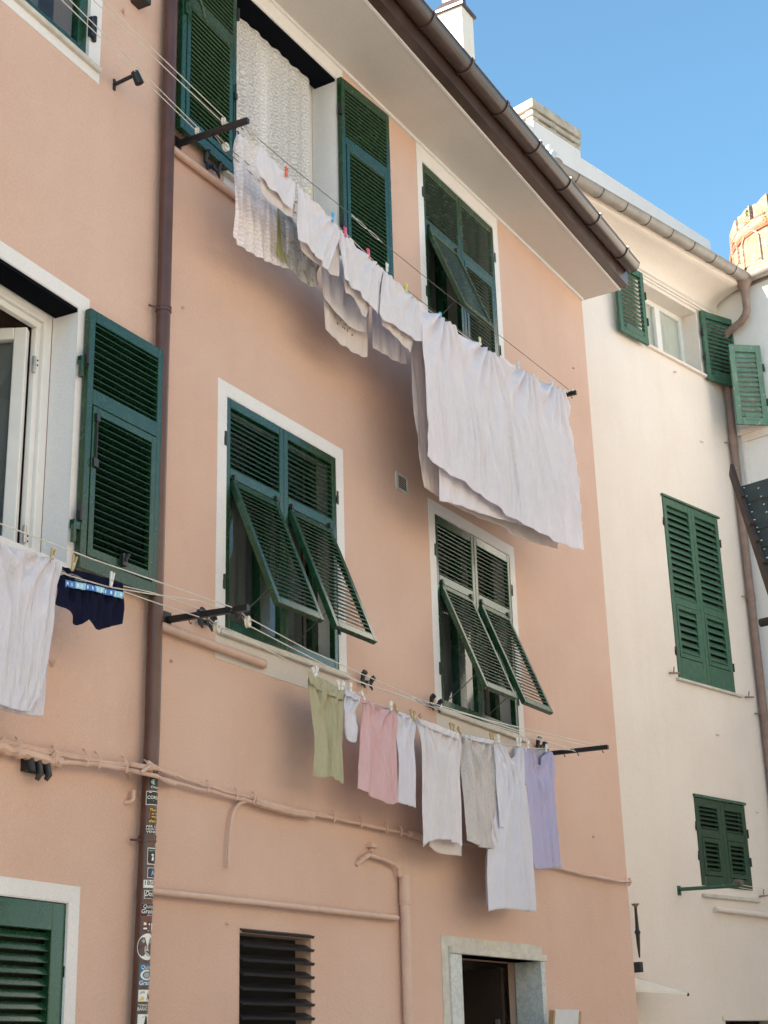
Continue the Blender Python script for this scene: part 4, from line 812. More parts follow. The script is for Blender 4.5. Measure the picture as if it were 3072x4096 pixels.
layer('front_layer', 'white', g, FR, DO+.012, ku((562, 465), (720, 625), (890, 795)), ku((890, 795), (886, 890), (840, 1020), (800, 1135)), ku((572, 890), (640, 930), (690, 1005), (740, 1060), (800, 1135)), ku((562, 465), (558, 700), (572, 890)), seed=16, ridges=tuple((a_, b_, c_, d_, e_*.7, f_*.8) for a_, b_, c_, d_, e_, f_ in ((0.2, 0.0, 0.55, 1, 0.014, 0.08), (0.7, 0.0, 0.75, 1, 0.012, 0.07))), pl=.4, amp=0.0095, nf=3.2, crease=.007)
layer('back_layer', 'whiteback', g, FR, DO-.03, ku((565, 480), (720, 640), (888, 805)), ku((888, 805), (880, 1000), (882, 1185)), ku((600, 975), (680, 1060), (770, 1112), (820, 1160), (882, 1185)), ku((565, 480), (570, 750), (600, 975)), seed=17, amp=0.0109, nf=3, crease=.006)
g = garment('eyelet_pillowcase', 'white pillowcase with an eyelet pattern and scalloped hem, hanging on the inner line', 'pillowcase', G_UP, FR, DI+.03, ku((800, 1050))[0])
layer('front_layer', 'white', g, FR, DI+.06, ku((760, 950), (950, 1100), (1140, 1260)), ku((1140, 1260), (1125, 1400), (1098, 1620)), ku((772, 1340), (850, 1450), (960, 1570), (1030, 1605), (1098, 1620)), ku((760, 950), (755, 1150), (772, 1340)), seed=18, ridges=tuple((a_, b_, c_, d_, e_*.7, f_*.8) for a_, b_, c_, d_, e_, f_ in ((0.3, 0.1, 0.5, 1, 0.012, 0.1),)), pl=.4, amp=0.0095, nf=3)
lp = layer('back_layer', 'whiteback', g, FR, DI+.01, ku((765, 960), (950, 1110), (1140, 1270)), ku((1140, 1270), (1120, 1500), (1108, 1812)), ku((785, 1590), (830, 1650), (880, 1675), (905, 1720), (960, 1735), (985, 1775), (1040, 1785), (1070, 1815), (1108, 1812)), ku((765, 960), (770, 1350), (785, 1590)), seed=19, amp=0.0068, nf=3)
mb = MB()
for x, y in ((875, 1550), (898, 1525), (915, 1578), (935, 1560), (950, 1605), (968, 1585), (988, 1640), (928, 1590)):
    u, z = FR.uz(*ku((x, y))[0], DI+.05); a = FR.P(u, DI+.055, z); mb.lathe([(.011, -.002), (.011, .002)], Matrix.Translation(a) @ Matrix.Rotation(pi/2, 4, 'X') @ Matrix.Scale(.7, 4, V((1, 0, 0))), 8)
mb.build('eyelets', 'rust', lp)
g = garment('vest', 'white vest pegged with two pink pegs', 'vest', G_UP, FR, DO, ku((900, 810))[0])
layer('front_layer', 'white', g, FR, DO+.012, ku((893, 805), (1050, 965), (1220, 1120)), ku((1220, 1120), (1216, 1300), (1195, 1478)), ku((935, 1205), (1000, 1268), (1065, 1335), (1130, 1400), (1195, 1478)), ku((893, 805), (905, 1000), (935, 1205)), seed=20, ridges=tuple((a_, b_, c_, d_, e_*.7, f_*.8) for a_, b_, c_, d_, e_, f_ in ((0.2, 0.0, 0.4, 1, 0.014, 0.07), (0.65, 0.0, 0.7, 1, 0.012, 0.07))), pl=.4, amp=0.0109, nf=3, crease=.007)
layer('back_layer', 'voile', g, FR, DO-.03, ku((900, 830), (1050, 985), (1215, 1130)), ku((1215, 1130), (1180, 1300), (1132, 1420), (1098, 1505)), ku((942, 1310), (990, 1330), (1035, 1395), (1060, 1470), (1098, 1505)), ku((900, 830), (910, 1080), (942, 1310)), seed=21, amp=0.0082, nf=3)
g = garment('cloth', 'plain off white cloth hanging low beside the eyelet pillowcase', 'cloth', G_UP, FR, DI+.03, ku((1140, 1400))[0])
layer('cloth_panel', 'white', g, FR, DI+.03, ku((1135, 1270), (1280, 1390), (1420, 1500)), ku((1420, 1500), (1405, 1700), (1412, 1868)), ku((1155, 1740), (1250, 1790), (1330, 1845), (1412, 1868)), ku((1135, 1270), (1140, 1500), (1155, 1740)), seed=22, amp=0.0082, nf=3)
g = garment('camisole', 'white camisole between the cream peg and the lime peg', 'camisole', G_UP, FR, DO, ku((1225, 1130))[0])
layer('front_layer', 'white', g, FR, DO+.012, ku((1228, 1128), (1370, 1258), (1512, 1385)), ku((1512, 1385), (1520, 1500), (1537, 1692)), ku((1200, 1470), (1250, 1535), (1340, 1568), (1440, 1660), (1490, 1680), (1537, 1692)), ku((1228, 1128), (1212, 1290), (1200, 1470)), seed=23, ridges=tuple((a_, b_, c_, d_, e_*.7, f_*.8) for a_, b_, c_, d_, e_, f_ in ((0.25, 0.0, 0.4, 1, 0.014, 0.07), (0.6, 0.0, 0.75, 1, 0.012, 0.07))), pl=.4, amp=0.0109, nf=3, crease=.007)
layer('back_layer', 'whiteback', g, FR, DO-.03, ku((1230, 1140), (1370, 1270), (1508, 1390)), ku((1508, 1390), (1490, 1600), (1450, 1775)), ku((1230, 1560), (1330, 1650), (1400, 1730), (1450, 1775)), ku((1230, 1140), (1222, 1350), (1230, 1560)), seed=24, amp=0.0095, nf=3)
g = garment('bed_sheet', 'large white bed sheet folded over the upper line, its layers hanging to the window below', 'bed sheet', G_UP, FR, DO, kb((280, 10))[0])
layer('front_layer', 'sheet', g, FR, DO+.015, kb((280, 8), (480, 165), (680, 300), (930, 455), (1100, 540), (1245, 608)), kb((1245, 608), (1290, 1000), (1325, 1350), (1352, 1622)), kb((330, 1015), (420, 1085), (560, 1172), (700, 1272), (900, 1425), (1060, 1500), (1200, 1582), (1352, 1622)), kb((280, 8), (300, 280), (338, 800), (330, 1015)), nu=300, nv=200, seed=25, pl=1.0, amp=.034, nf=8, crease=.004, shear=.42, pins=(.14, .41, .68, .9))
layer('middle_layer', 'sheet', g, FR, DO-.05, kb((290, 60), (680, 310), (1200, 600)), kb((1200, 600), (1210, 1000), (1190, 1500)), kb((418, 1302), (520, 1322), (700, 1390), (900, 1445), (1040, 1480), (1190, 1500)), kb((290, 60), (400, 600), (418, 1302)), nu=180, nv=120, seed=26, amp=0.0160, nf=9, crease=.005)
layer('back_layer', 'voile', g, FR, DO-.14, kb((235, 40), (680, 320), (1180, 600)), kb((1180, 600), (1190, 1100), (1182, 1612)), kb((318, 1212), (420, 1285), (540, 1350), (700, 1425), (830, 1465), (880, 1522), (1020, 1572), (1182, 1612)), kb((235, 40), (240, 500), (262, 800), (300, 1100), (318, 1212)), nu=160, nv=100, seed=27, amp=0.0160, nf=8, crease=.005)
# lower line
g = garment('olive_shorts', 'pale olive shorts, leftmost on the lower line', 'shorts', G_LO, FR, DL, kl((170, 110))[0])
layer('body', 'olive', g, FR, DL+.01, kl((172, 118), (260, 165), (350, 212)), kl((350, 212), (342, 420), (350, 682)), kl((190, 642), (240, 658), (270, 640), (310, 672), (350, 682)), kl((172, 118), (186, 300), (206, 480), (190, 642)), seed=31, ridges=tuple((a_, b_, c_, d_, e_*1.6, f_*.8) for a_, b_, c_, d_, e_, f_ in ((0.3, 0.05, 0.36, 1, 0.016, 0.07), (0.62, 0.02, 0.58, 1, 0.014, 0.06), (0.85, 0.1, 0.8, 1, 0.01, 0.06))), pl=.4, amp=0.0122, nf=3, crease=.008)
layer('waistband', 'olive', g, FR, DL+.03, kl((170, 108), (260, 158), (352, 205)), kl((352, 205), (348, 258)), kl((182, 170), (230, 215), (290, 235), (348, 258)), kl((170, 108), (182, 170)), seed=32, pl=.5, amp=0.0041, nf=3, nv=10)
g = garment('sock', 'single white sock between the olive shorts and the pink shirt', 'sock', G_LO, FR, DL, kl((390, 220))[0])
layer('leg', 'whitecool', g, FR, DL+.015, kl((353, 205), (395, 225), (437, 250)), kl((437, 250), (405, 305), (418, 350), (426, 400), (412, 462)), kl((362, 435), (378, 465), (398, 475), (412, 462)), kl((353, 205), (350, 320), (352, 400), (362, 435)), seed=33, amp=0.0095, nf=1.5, solid=.012)
layer('cuff', 'whitecool', g, FR, DL+.035, kl((355, 196), (395, 212), (437, 240)), kl((437, 240), (432, 262)), kl((358, 228), (395, 250), (432, 262)), kl((355, 196), (358, 228)), seed=34, amp=0.0041, nf=2, nv=6, solid=.008)
g = garment('pink_shirt', 'washed pink shirt on the lower line', 'shirt', G_LO, FR, DL, kl((437, 250))[0])
layer('front_layer', 'pinkcloth', g, FR, DL+.012, kl((437, 248), (480, 270), (540, 300), (612, 308)), kl((612, 308), (616, 550), (630, 778)), kl((424, 705), (480, 742), (530, 765), (580, 796), (630, 778)), kl((437, 248), (438, 500), (424, 705)), seed=35, ridges=tuple((a_, b_, c_, d_, e_*1.6, f_*.8) for a_, b_, c_, d_, e_, f_ in ((0.28, 0.02, 0.78, 1, 0.02, 0.07), (0.8, 0.05, 0.86, 1, 0.012, 0.06), (0.1, 0.1, 0.2, 1, 0.01, 0.07))), pl=.4, amp=0.0122, nf=2.5)
layer('collar', 'pinkcloth', g, FR, DL+.03, kl((437, 245), (500, 268)), kl((500, 268), (480, 275)), kl((445, 268), (480, 275)), kl((437, 245), (445, 268)), seed=36, pl=.5, amp=0.0027, nf=2, nv=6)
layer('neckline', 'pinkcloth', g, FR, DL-.012, kl((478, 262), (600, 300)), kl((600, 300), (575, 330)), kl((500, 312), (525, 345), (575, 330)), kl((478, 262), (500, 312)), seed=37, pl=.5, amp=0.0027, nf=2, nv=8)
g = garment('white_leggings', 'narrow cool white leggings hanging next to the pink shirt', 'leggings', G_LO, FR, DL, kl((620, 310))[0])
layer('leg', 'whitecool', g, FR, DL+.012, kl((615, 310), (660, 332), (715, 352)), kl((715, 352), (712, 520), (722, 806)), kl((628, 776), (650, 785), (690, 798), (722, 806)), kl((615, 310), (626, 560), (628, 776)), seed=38, ridges=tuple((a_, b_, c_, d_, e_*1.6, f_*.8) for a_, b_, c_, d_, e_, f_ in ((0.3, 0.0, 0.45, 1, 0.013, 0.08), (0.62, 0.05, 0.72, 1, 0.012, 0.08))), pl=.4, amp=0.0095, nf=3)
layer('waistband', 'whitecool', g, FR, DL+.028, kl((616, 305), (660, 325), (716, 345)), kl((716, 345), (698, 352)), kl((625, 322), (660, 345), (698, 352)), kl((616, 305), (625, 322)), seed=39, pl=.5, amp=0.0027, nf=3, nv=6)
g = garment('white_skirt', 'straight white skirt with a turned waistband, widest white piece on the lower line', 'skirt', G_LO, FR, DL, kl((728, 350))[0])
layer('front_layer', 'white', g, FR, DL+.02, kl((728, 355), (830, 395), (940, 440)), kl((940, 440), (948, 700), (956, 1002)), kl((756, 1006), (790, 972), (850, 964), (920, 985), (956, 1002)), kl((728, 355), (745, 600), (756, 1006)), seed=40, ridges=tuple((a_, b_, c_, d_, e_*1.6, f_*.8) for a_, b_, c_, d_, e_, f_ in ((0.1, 0.0, 0.62, 1, 0.022, 0.07), (0.5, 0.0, 0.85, 1, 0.012, 0.06), (0.06, 0.1, 0.22, 1, 0.012, 0.05))), pl=.4, amp=0.0136, nf=3)
layer('back_layer', 'whiteback', g, FR, DL-.04, kl((735, 360), (830, 400), (938, 442)), kl((938, 442), (948, 700), (955, 1052)), kl((788, 1000), (822, 1036), (890, 1046), (955, 1052)), kl((735, 360), (770, 700), (788, 1000)), seed=41, pl=.5, amp=0.0068, nf=2)
layer('waistband', 'white', g, FR, DL+.042, kl((728, 348), (830, 382), (942, 428)), kl((942, 428), (938, 458)), kl((745, 382), (770, 395), (850, 425), (938, 458)), kl((728, 348), (745, 382)), seed=42, pl=.5, amp=0.0034, nf=4, nv=8)
g = garment('cloth', 'crumpled grey white cloth with a dark fold, between the white skirt and the nightdress', 'cloth', G_LO, FR, DL, kl((950, 435))[0])
layer('front_layer', 'grey', g, FR, DL+.012, kl((950, 435), (1030, 452), (1115, 472)), kl((1115, 472), (1124, 700), (1142, 986)), kl((985, 970), (1040, 1004), (1090, 1022), (1120, 1005), (1142, 986)), kl((950, 435), (966, 700), (985, 970)), seed=43, ridges=tuple((a_, b_, c_, d_, e_*1.6, f_*.8) for a_, b_, c_, d_, e_, f_ in ((0.08, 0.0, 0.55, 1, 0.022, 0.06), (0.3, 0.02, 0.75, 1, 0.018, 0.07), (0.5, 0.0, 0.9, 1, 0.012, 0.05), (0.12, 0.3, 0.3, 1, 0.014, 0.05))), pl=.4, amp=0.0204, nf=3, crease=.01)
layer('waistband', 'whitecool', g, FR, DL+.035, kl((948, 430), (1030, 442), (1118, 462)), kl((1118, 462), (1110, 480)), kl((970, 450), (1040, 470), (1110, 480)), kl((948, 430), (970, 450)), seed=44, pl=.5, amp=0.0034, nf=3, nv=6)
g = garment('nightdress', 'long white nightdress, longest piece on the lower line', 'nightdress', G_LO, FR, DL, kl((1180, 480))[0])
layer('front_layer', 'whitecool', g, FR, DL+.02, kl((1118, 482), (1160, 478), (1200, 540), (1215, 560), (1235, 490), (1275, 500)), kl((1275, 500), (1285, 700), (1310, 1000), (1337, 1336)), kl((1088, 1335), (1140, 1322), (1200, 1320), (1270, 1335), (1337, 1336)), kl((1118, 482), (1150, 650), (1110, 900), (1076, 1050), (1088, 1335)), seed=45, ridges=tuple((a_, b_, c_, d_, e_*1.6, f_*.8) for a_, b_, c_, d_, e_, f_ in ((0.5, 0.12, 0.72, 1, 0.024, 0.07), (0.35, 0.1, 0.28, 1, 0.016, 0.07), (0.75, 0.1, 0.9, 1, 0.014, 0.05))), pl=.4, amp=0.0150, nf=3.5, nv=80)
layer('back_layer', 'voile', g, FR, DL-.03, kl((1160, 485), (1270, 500)), kl((1270, 500), (1290, 900), (1325, 1320)), kl((1082, 1315), (1090, 1300), (1200, 1290), (1325, 1320)), kl((1160, 485), (1085, 950), (1072, 1100), (1082, 1315)), seed=46, pl=.5, amp=0.0082, nf=3)
layer('sleeve', 'whitecool', g, FR, DL+.045, kl((1115, 480), (1150, 520), (1190, 605)), kl((1190, 605), (1185, 690), (1180, 905)), kl((1148, 905), (1180, 905)), kl((1115, 480), (1130, 700), (1148, 905)), seed=47, pl=.5, amp=0.0054, nf=2)
g = garment('lilac_dress', 'lilac short sleeved dress, rightmost on the lower line', 'dress', G_LO, FR, DL, kl((1340, 500))[0])
layer('front_layer', 'lilac', g, FR, DL+.015, kl((1275, 500), (1300, 510), (1345, 612), (1372, 520), (1412, 520)), kl((1412, 520), (1432, 800), (1460, 1112)), kl((1325, 1118), (1370, 1120), (1410, 1112), (1460, 1112)), kl((1275, 500), (1290, 750), (1325, 1118)), seed=48, ridges=tuple((a_, b_, c_, d_, e_*1.6, f_*.8) for a_, b_, c_, d_, e_, f_ in ((0.45, 0.15, 0.55, 1, 0.018, 0.07), (0.25, 0.1, 0.28, 1, 0.014, 0.06), (0.75, 0.1, 0.72, 1, 0.016, 0.07))), pl=.4, amp=0.0122, nf=3)
layer('back_layer', 'lilacpale', g, FR, DL-.025, kl((1290, 500), (1405, 512)), kl((1405, 512), (1420, 800), (1440, 1090)), kl((1335, 1095), (1440, 1090)), kl((1290, 500), (1300, 750), (1335, 1095)), seed=49, pl=.5, amp=0.0068, nf=2)
layer('sleeve', 'lilac', g, FR, DL+.0, kl((1395, 515), (1412, 520)), kl((1412, 520), (1432, 590), (1426, 642)), kl((1405, 640), (1426, 642)), kl((1395, 515), (1405, 640)), seed=50, pl=.5, amp=0.0041, nf=1, nu=12, nv=20)
layer('sleeve', 'lilac', g, FR, DL+.03, kl((1268, 500), (1290, 512)), kl((1290, 512), (1290, 560), (1285, 690)), kl((1275, 690), (1285, 690)), kl((1268, 500), (1275, 690)), seed=51, pl=.5, amp=0.0041, nf=1, nu=12, nv=20)
# left line
DT = .40
g = garment('towel', 'thick white terry towel at the left edge', 'towel', 'washing on the left line', FR, DT, kt((200, 500))[0])
layer('front_layer', 'towel', g, FR, DT+.012, kt((-120, 400), (0, 440), (200, 505), (385, 572)), kt((385, 572), (366, 800), (330, 1100), (270, 1400), (190, 1535)), kt((-120, 1440), (0, 1490), (60, 1510), (120, 1530), (190, 1535)), kt((-120, 400), (-115, 900), (-120, 1440)), seed=52, amp=0.0140, nf=5, crease=.004, solid=.008)
layer('back_layer', 'towel', g, FR, DT-.02, kt((-110, 410), (0, 450), (200, 515), (383, 580)), kt((383, 580), (345, 900), (300, 1300), (280, 1562)), kt((-110, 1480), (0, 1515), (100, 1548), (200, 1560), (280, 1562)), kt((-110, 410), (-110, 900), (-110, 1480)), seed=53, amp=0.0100, nf=5, solid=.008)
g = garment('boxer_shorts', 'navy boxer shorts with a bright blue waistband, right of the towel', 'boxer shorts', 'washing on the left line', FR, DT, kt((600, 650))[0])
layer('seat', 'navy', g, FR, DT-.03, kt((390, 592), (600, 640), (800, 705)), kt((800, 705), (798, 760)), kt((392, 660), (600, 720), (798, 760)), kt((390, 592), (392, 660)), seed=54, amp=0.0050, nf=3, nv=16)
layer('leg', 'navy', g, FR, DT+.01, kt((385, 640), (480, 680), (570, 705)), kt((570, 705), (568, 820), (560, 940)), kt((372, 835), (440, 870), (472, 920), (485, 962), (530, 968), (560, 935)), kt((385, 640), (372, 835)), seed=55, amp=0.0090, nf=2, solid=.006)
layer('leg', 'navy', g, FR, DT+.012, kt((565, 705), (680, 735), (800, 765)), kt((800, 765), (790, 965)), kt((562, 910), (595, 960), (630, 1010), (700, 985), (790, 965)), kt((565, 705), (568, 800), (562, 910)), seed=56, amp=0.0090, nf=2, solid=.006)
wbm = drape(FR, DT+.035, kt((425, 678), (600, 712), (800, 762)), kt((800, 762), (796, 802)), kt((428, 725), (600, 752), (796, 802)), kt((425, 678), (428, 725)), seed=57, amp=0.0030, nf=3, nu=48, nv=8)
for i, f in enumerate(wbm.f):
    cxi, cyi = i % 48, i//48
    blk = (cxi//8) % 2; wbm.mi[i] = 1 if blk else 0
    if 2 <= cyi <= 5 and cxi % 4 == 1: wbm.mi[i] = 2
wbm.build('waistband', ['band_blue', 'band_light', 'ink_white'], g, smooth='all', solid=.003)
# pegs
def peg(px, F, d, mat, label, group, ang=10, L=.075, split=.35):
    u, z = F.uz(*px, d); o = MB(); Mx = F.M(u, d+.0, z) @ Matrix.Rotation(radians(ang), 4, 'Y')
    for k in (-1, 1):
        S = Mx @ Matrix.Rotation(radians(6*k), 4, 'Y'); o.box(.0065*k-.005, .0065*k+.005, -.006, .006, -L/2, L/2, S, 0)
    o.lathe([(.009, -.008), (.009, .008)], Mx @ Matrix.Translation((0, 0, -.006)) @ Matrix.Rotation(pi/2, 4, 'X'), 8, 1)
    p = o.build('clothes_peg', [mat, 'steel'], None, bev=.0015); return tag(p, label, 'peg', group)
GP = 'plastic pegs on the upper line'
for px, mat, lab, a in ((ku((480, 365))[0], 'orange_plastic', 'orange peg above the ribbed white top', 4), (ku((657, 535))[0], 'pale_yellow_plastic', 'pale yellow peg above the white undershirt', 5), (ku((842, 720))[0], 'blue_plastic', 'blue peg at the right end of the white undershirt', 8),
        (ku((940, 835))[0], 'pink_plastic', 'pink peg at the left shoulder of the white vest', -8), (ku((1120, 1002))[0], 'pink_plastic', 'pink peg at the right shoulder of the white vest', -12), (ku((1265, 1112))[0], 'white_plastic', 'cream peg at the left end of the white camisole', 4),
        (ku((1416, 1270))[0], 'lime_plastic', 'lime yellow peg above the white camisole', 0), (kb((425, 108))[0], 'sky_blue_plastic', 'bright blue peg at the left of the bed sheet', -10), (kb((680, 268))[0], 'pale_yellow_plastic', 'pale yellow peg near the middle of the bed sheet', 2), (kb((928, 420))[0], 'pale_blue_plastic', 'pale blue peg right of the middle of the bed sheet', -5), (kb((1147, 545))[0], 'pale_blue_plastic', 'pale blue peg at the right end of the bed sheet', -8)):
    peg(px, FR, DO+.02, mat, lab, GP, a)
GW = 'pegs on the lower line'
for (x, y), mat, lab, a in (((198, 112), 'white_plastic', 'white peg left of a crossed pair on the olive shorts', -25), ((212, 108), 'white_plastic', 'white peg right of a crossed pair on the olive shorts', 18), ((323, 178), 'white_plastic', 'white peg at the right end of the olive shorts', -12), ((345, 182), 'white_plastic', 'white peg leaning beside the sock', 25),
        ((386, 190), 'white_plastic', 'white peg on the white sock', 2), ((447, 232), 'white_plastic', 'white peg at the left shoulder of the pink shirt', -40), ((592, 285), 'white_plastic', 'white peg at the right shoulder of the pink shirt', 3), ((618, 298), 'wood', 'wooden peg leaning between the pink shirt and the leggings', -50),
        ((697, 325), 'wood', 'wooden peg at the right of the leggings', -18), ((712, 335), 'wood', 'wooden peg standing upright left of the white skirt', 6), ((745, 348), 'wood', 'wooden peg slanting on the left end of the white skirt', -32), ((898, 392), 'wood', 'wooden peg slanting at the right end of the white skirt', -20), ((913, 398), 'wood', 'wooden peg standing upright at the right end of the white skirt', 4),
        ((942, 412), 'wood', 'wooden peg slanting over the grey white cloth', -50), ((1102, 443), 'wood', 'wooden peg on the right end of the grey white cloth', -15), ((1116, 445), 'wood', 'wooden peg upright beside the nightdress sleeve', 8), ((1140, 452), 'white_plastic', 'white peg left on the nightdress', 0), ((1238, 468), 'white_plastic', 'white peg right on the nightdress', -10), ((1252, 470), 'white_plastic', 'white peg beside the nightdress neckline', 15), ((1292, 482), 'white_plastic', 'white peg left on the lilac dress', 10), ((1385, 500), 'white_plastic', 'white peg right on the lilac dress', 20)):
    peg(kl((x, y))[0], FR, DL+.03, mat, lab, GW, a, .07)
GL = 'pegs on the left line'
for (x, y), mat, lab, a in (((338, 528), 'wood', 'wooden peg at the corner of the white towel', 14), ((478, 572), 'wood', 'wooden peg at the left of the navy boxer shorts', 12), ((724, 678), 'white_plastic', 'white peg at the right of the navy boxer shorts', 8)):
    peg(kt((x, y))[0], FR, DT+.01, mat, lab, GL, a, .09)
# ------------------------------------------------------------------ cream house behind the corner
cream = thing('house', 'cream house behind the salmon corner, with old green shutters and a grey gutter', 'house', FC.P(2.5, 0, 0))
CU = (2.72, 3.95, 9.9, 10.80); CT = (2.69, 3.92, 5.66, 7.90); CLw = (2.77, 3.84, 3.335, 4.31); CD = (2.98, 4.2, 0, 1.92)
ZW = 11.15
wall_sheet(FC, -3.5, 4.52, 0, ZW, [CU, CT, CLw, CD], cream, 'cream')
mb = MB(); mb.fbox(FC, -3.5, -3.15, -8, -.36, 0, ZW); mb.fbox(FC, 4.521, 8.5, -.3, -.001, 0, ZW+.15); mb.fbox(FC, -3.1, 8.5, -8.3, -8, 0, ZW); mb.fbox(FC, 8.2, 8.5, -8, -.4, 0, ZW); mb.build('rear_wall', 'cream', cream)
mb = MB(); mb.fbox(FC, -3.1, 8.1, -7.9, -.36, 8.6, 8.75); mb.fbox(FC, -3.1, 8.1, -7.9, -.36, 5.0, 5.15); mb.fbox(FC, -3.1, 8.1, -7.9, -2.4, 2.1, 2.2); mb.build('inner_floor', 'dark', cream)
mb = MB()                                     # cove cornice under the eave
gd = lambda u: .415+.033*(u-.6)
pr = [(0, 10.90)]+[(.0+.44*(1-cos(t)), 10.98+.20*sin(t)) for t in [pi/2*i/8 for i in range(9)]]+[(.46, 11.19), (.46, 11.24), (-.1, 11.24), (-.1, 10.90)]
mb.sweep(pr, lambda d, z: FC.P(-3.5, d*(gd(-3.5)-.08)/.46 if d > 0 else d, z), lambda d, z: FC.P(4.45, d*(gd(4.45)-.08)/.46 if d > 0 else d, z)); cn = mb.build('cornice', 'cream', cream, smooth=True)
mb = MB()
for zz, hh, dd in ((10.845, .03, .02), (10.875, .035, .04)): mb.fbox(FC, -3.5, 4.519, .0005, dd, zz, zz+hh-.001)
mb.build('moulding', 'cream', cn)
mb = MB(); rg = .085
hp = [(0+rg*cos(a), 11.29+rg*sin(a)) for a in [pi+pi*i/12 for i in range(13)]]+[(0+(rg-.006)*cos(a), 11.29+(rg-.006)*sin(a)) for a in [2*pi-pi*i/12 for i in range(13)]]
mb.sweep(hp, lambda d, z: FC.P(-3.5, gd(-3.5)+d, z), lambda d, z: FC.P(4.42, gd(4.42)+d, z)); mb.tube([FC.P(-3.5, gd(-3.5)+rg, 11.29), FC.P(4.42, gd(4.42)+rg, 11.29)], .008, 6)
cg = mb.build('gutter', 'zinc', cream, smooth=True)
for i in range(9):
    u = 4.05-i*.47; mb = MB(); ring = [(gd(u)+(rg+.006)*cos(a), 11.29+(rg+.006)*sin(a)) for a in [pi+pi*i_/12 for i_ in range(13)]]+[(gd(u)+(rg-.002)*cos(a), 11.29+(rg-.002)*sin(a)) for a in [2*pi-pi*i_/12 for i_ in range(13)]]
    mb.sweep(ring, lambda d, z: FC.P(u-.006, d, z), lambda d, z: FC.P(u+.006, d, z)); mb.build('gutter_joint', 'copper', cg, smooth=True)
mb = MB(); mb.sweep([(-8.2, 11.241), (1, 11.241), (1, 11.30), (-8.2, 11.30)], lambda d, z: FC.P(-3.5, (gd(-3.5)-.06) if d > 0 else d, z), lambda d, z: FC.P(4.5, (gd(4.5)-.06) if d > 0 else d, z)); crf = mb.build('roof', 'cream', cream)
PD = -.2                                      # roof terrace parapet and chimney stack
pz = FC.uz(2840, 965, PD); px0 = FC.uz(2325, 655, PD); c0 = FC.uz(2125, 397, PD); c1 = FC.uz(2310, 550, PD)
mb = MB(); mb.fbox(FC, -1.5, pz[0], PD-.25, PD, 11.3, pz[1]); mb.build('parapet', 'greyrender', crf)
r = ray(2050, 470); cdep = .85; zt = c0[1]
mb = MB(); zb = 11.3; H1 = zt-.30
mb.fbox(FC, c0[0], c1[0]+.03, PD-cdep, PD+.004, pz[1]-1.2, H1)
cs = mb.build('chimney_stack', 'greyrender', crf)
mb = MB()
def slab(z0, z1, e, mi=0): mb.fbox(FC, c0[0]-e, c1[0]+.03+e, PD-cdep-e, PD+.004+e, z0, z1)
slab(H1, H1+.035, .012); slab(H1+.075, H1+.135, .02); slab(H1+.175, zt, .026)
for z0, z1 in ((H1+.035, H1+.075), (H1+.135, H1+.175)):
    for ua in (c0[0], (c0[0]+c1[0])/2-.10, c1[0]-.09): 
        for da in (PD-.11, PD-cdep): mb.fbox(FC, ua+.001, ua+.12, da, da+.11, z0, z1)
mb.build('chimney_cap', 'capstone', cs, bev=.008)
mb = MB(); mb.fbox(FC, c0[0]+.06, c1[0]-.04, PD-cdep+.06, PD-.06, H1+.02, H1+.2); mb.build('flue', 'dark', cs)
# curled lead flashing and half tile at the foot of the stack
kf = crop(2150, 540, .12056); mb = MB(); f = lambda pts, d: [FC.uz(x, y, d) for x, y in kf(*pts)]
def plate(pts, d, th, mi): 
    P = f(pts, d); n = len(P); vs = [FC.P(u, d, z) for u, z in P]+[FC.P(u, d-th, z) for u, z in P]; mb.add(vs, [tuple(range(n)), tuple(range(2*n-1, n-1, -1))]+[(i, (i+1) % n, (i+1) % n+n, i+n) for i in range(n)], mi)
plate([(300, 620), (340, 400), (385, 300), (430, 360), (460, 480), (440, 640), (380, 720)], .30, .05, 0)
plate([(460, 560), (510, 480), (620, 540), (745, 660), (690, 650), (640, 700), (610, 800), (430, 730)], .34, .04, 1)
plate([(430, 760), (620, 720), (720, 750), (800, 820), (850, 900), (870, 1050), (700, 1010)], .38, .04, 2)
mb.build('lead_flashing', ['cream', 'ceramic', 'rust'], crf, bev=.006)
# top window
surround(FC, CU, .0012, cream, 'cream', reveal=.26, sides='')
casement(FC, CU, -.22, cream, 'pvc', .07, True, 'netcurtain', cd_=.049, camp=.007)
sill(FC, CU[0]-.06, CU[1]+.1, CU[2], cream, .035, .05, .25, 'cream')
kc = crop(2450, 600, .5424); mb = MB()
ow = [FC.uz(x, y, -.2) for x, y in kc((265, 1085), (300, 1090), (335, 1118), (365, 1095), (400, 1105), (360, 1125), (395, 1150), (440, 1165), (540, 1230))]
mb.tube([FC.P(u, -.19, z) for u, z in ow], .016, 7); mb.build('stucco_ornament', 'cream', cream, smooth=True)
leaf('shutter', cream, FC.M(CU[0]-.74, .10, 9.83, 0), .60, 1.0, .12, None, 'oldgreen', .062, 58, .04, .075, .09, .02, .09, dep=.07, hinge_x=1, label='left leaf of the small top window, folded against the wall')
leaf('shutter', cream, FC.M(CU[1]+.03, .06, 9.83, -14), .60, 1.0, .12, None, 'oldgreen', .062, 60, .04, .075, .09, .02, .09, dep=.07, hinge_x=0, label='right leaf of the small top window, standing half open')
def closed_pair(F, hole, parent, mid, mat, pitch, H=None, tl=38, **k):
    u0, u1, z0, z1 = hole; wl = (u1-u0)/2; H = z1-z0-.01
    leaf('shutter', parent, F.M(u0+.003, .012, z0), wl-.005, H, mid, None, mat, pitch, tl, .045, hinge_x=0, **k); leaf('shutter', parent, F.M(u0+wl+.002, .012, z0), wl-.005, H, mid, None, mat, pitch, tl, .045, hinge_x=1, **k)
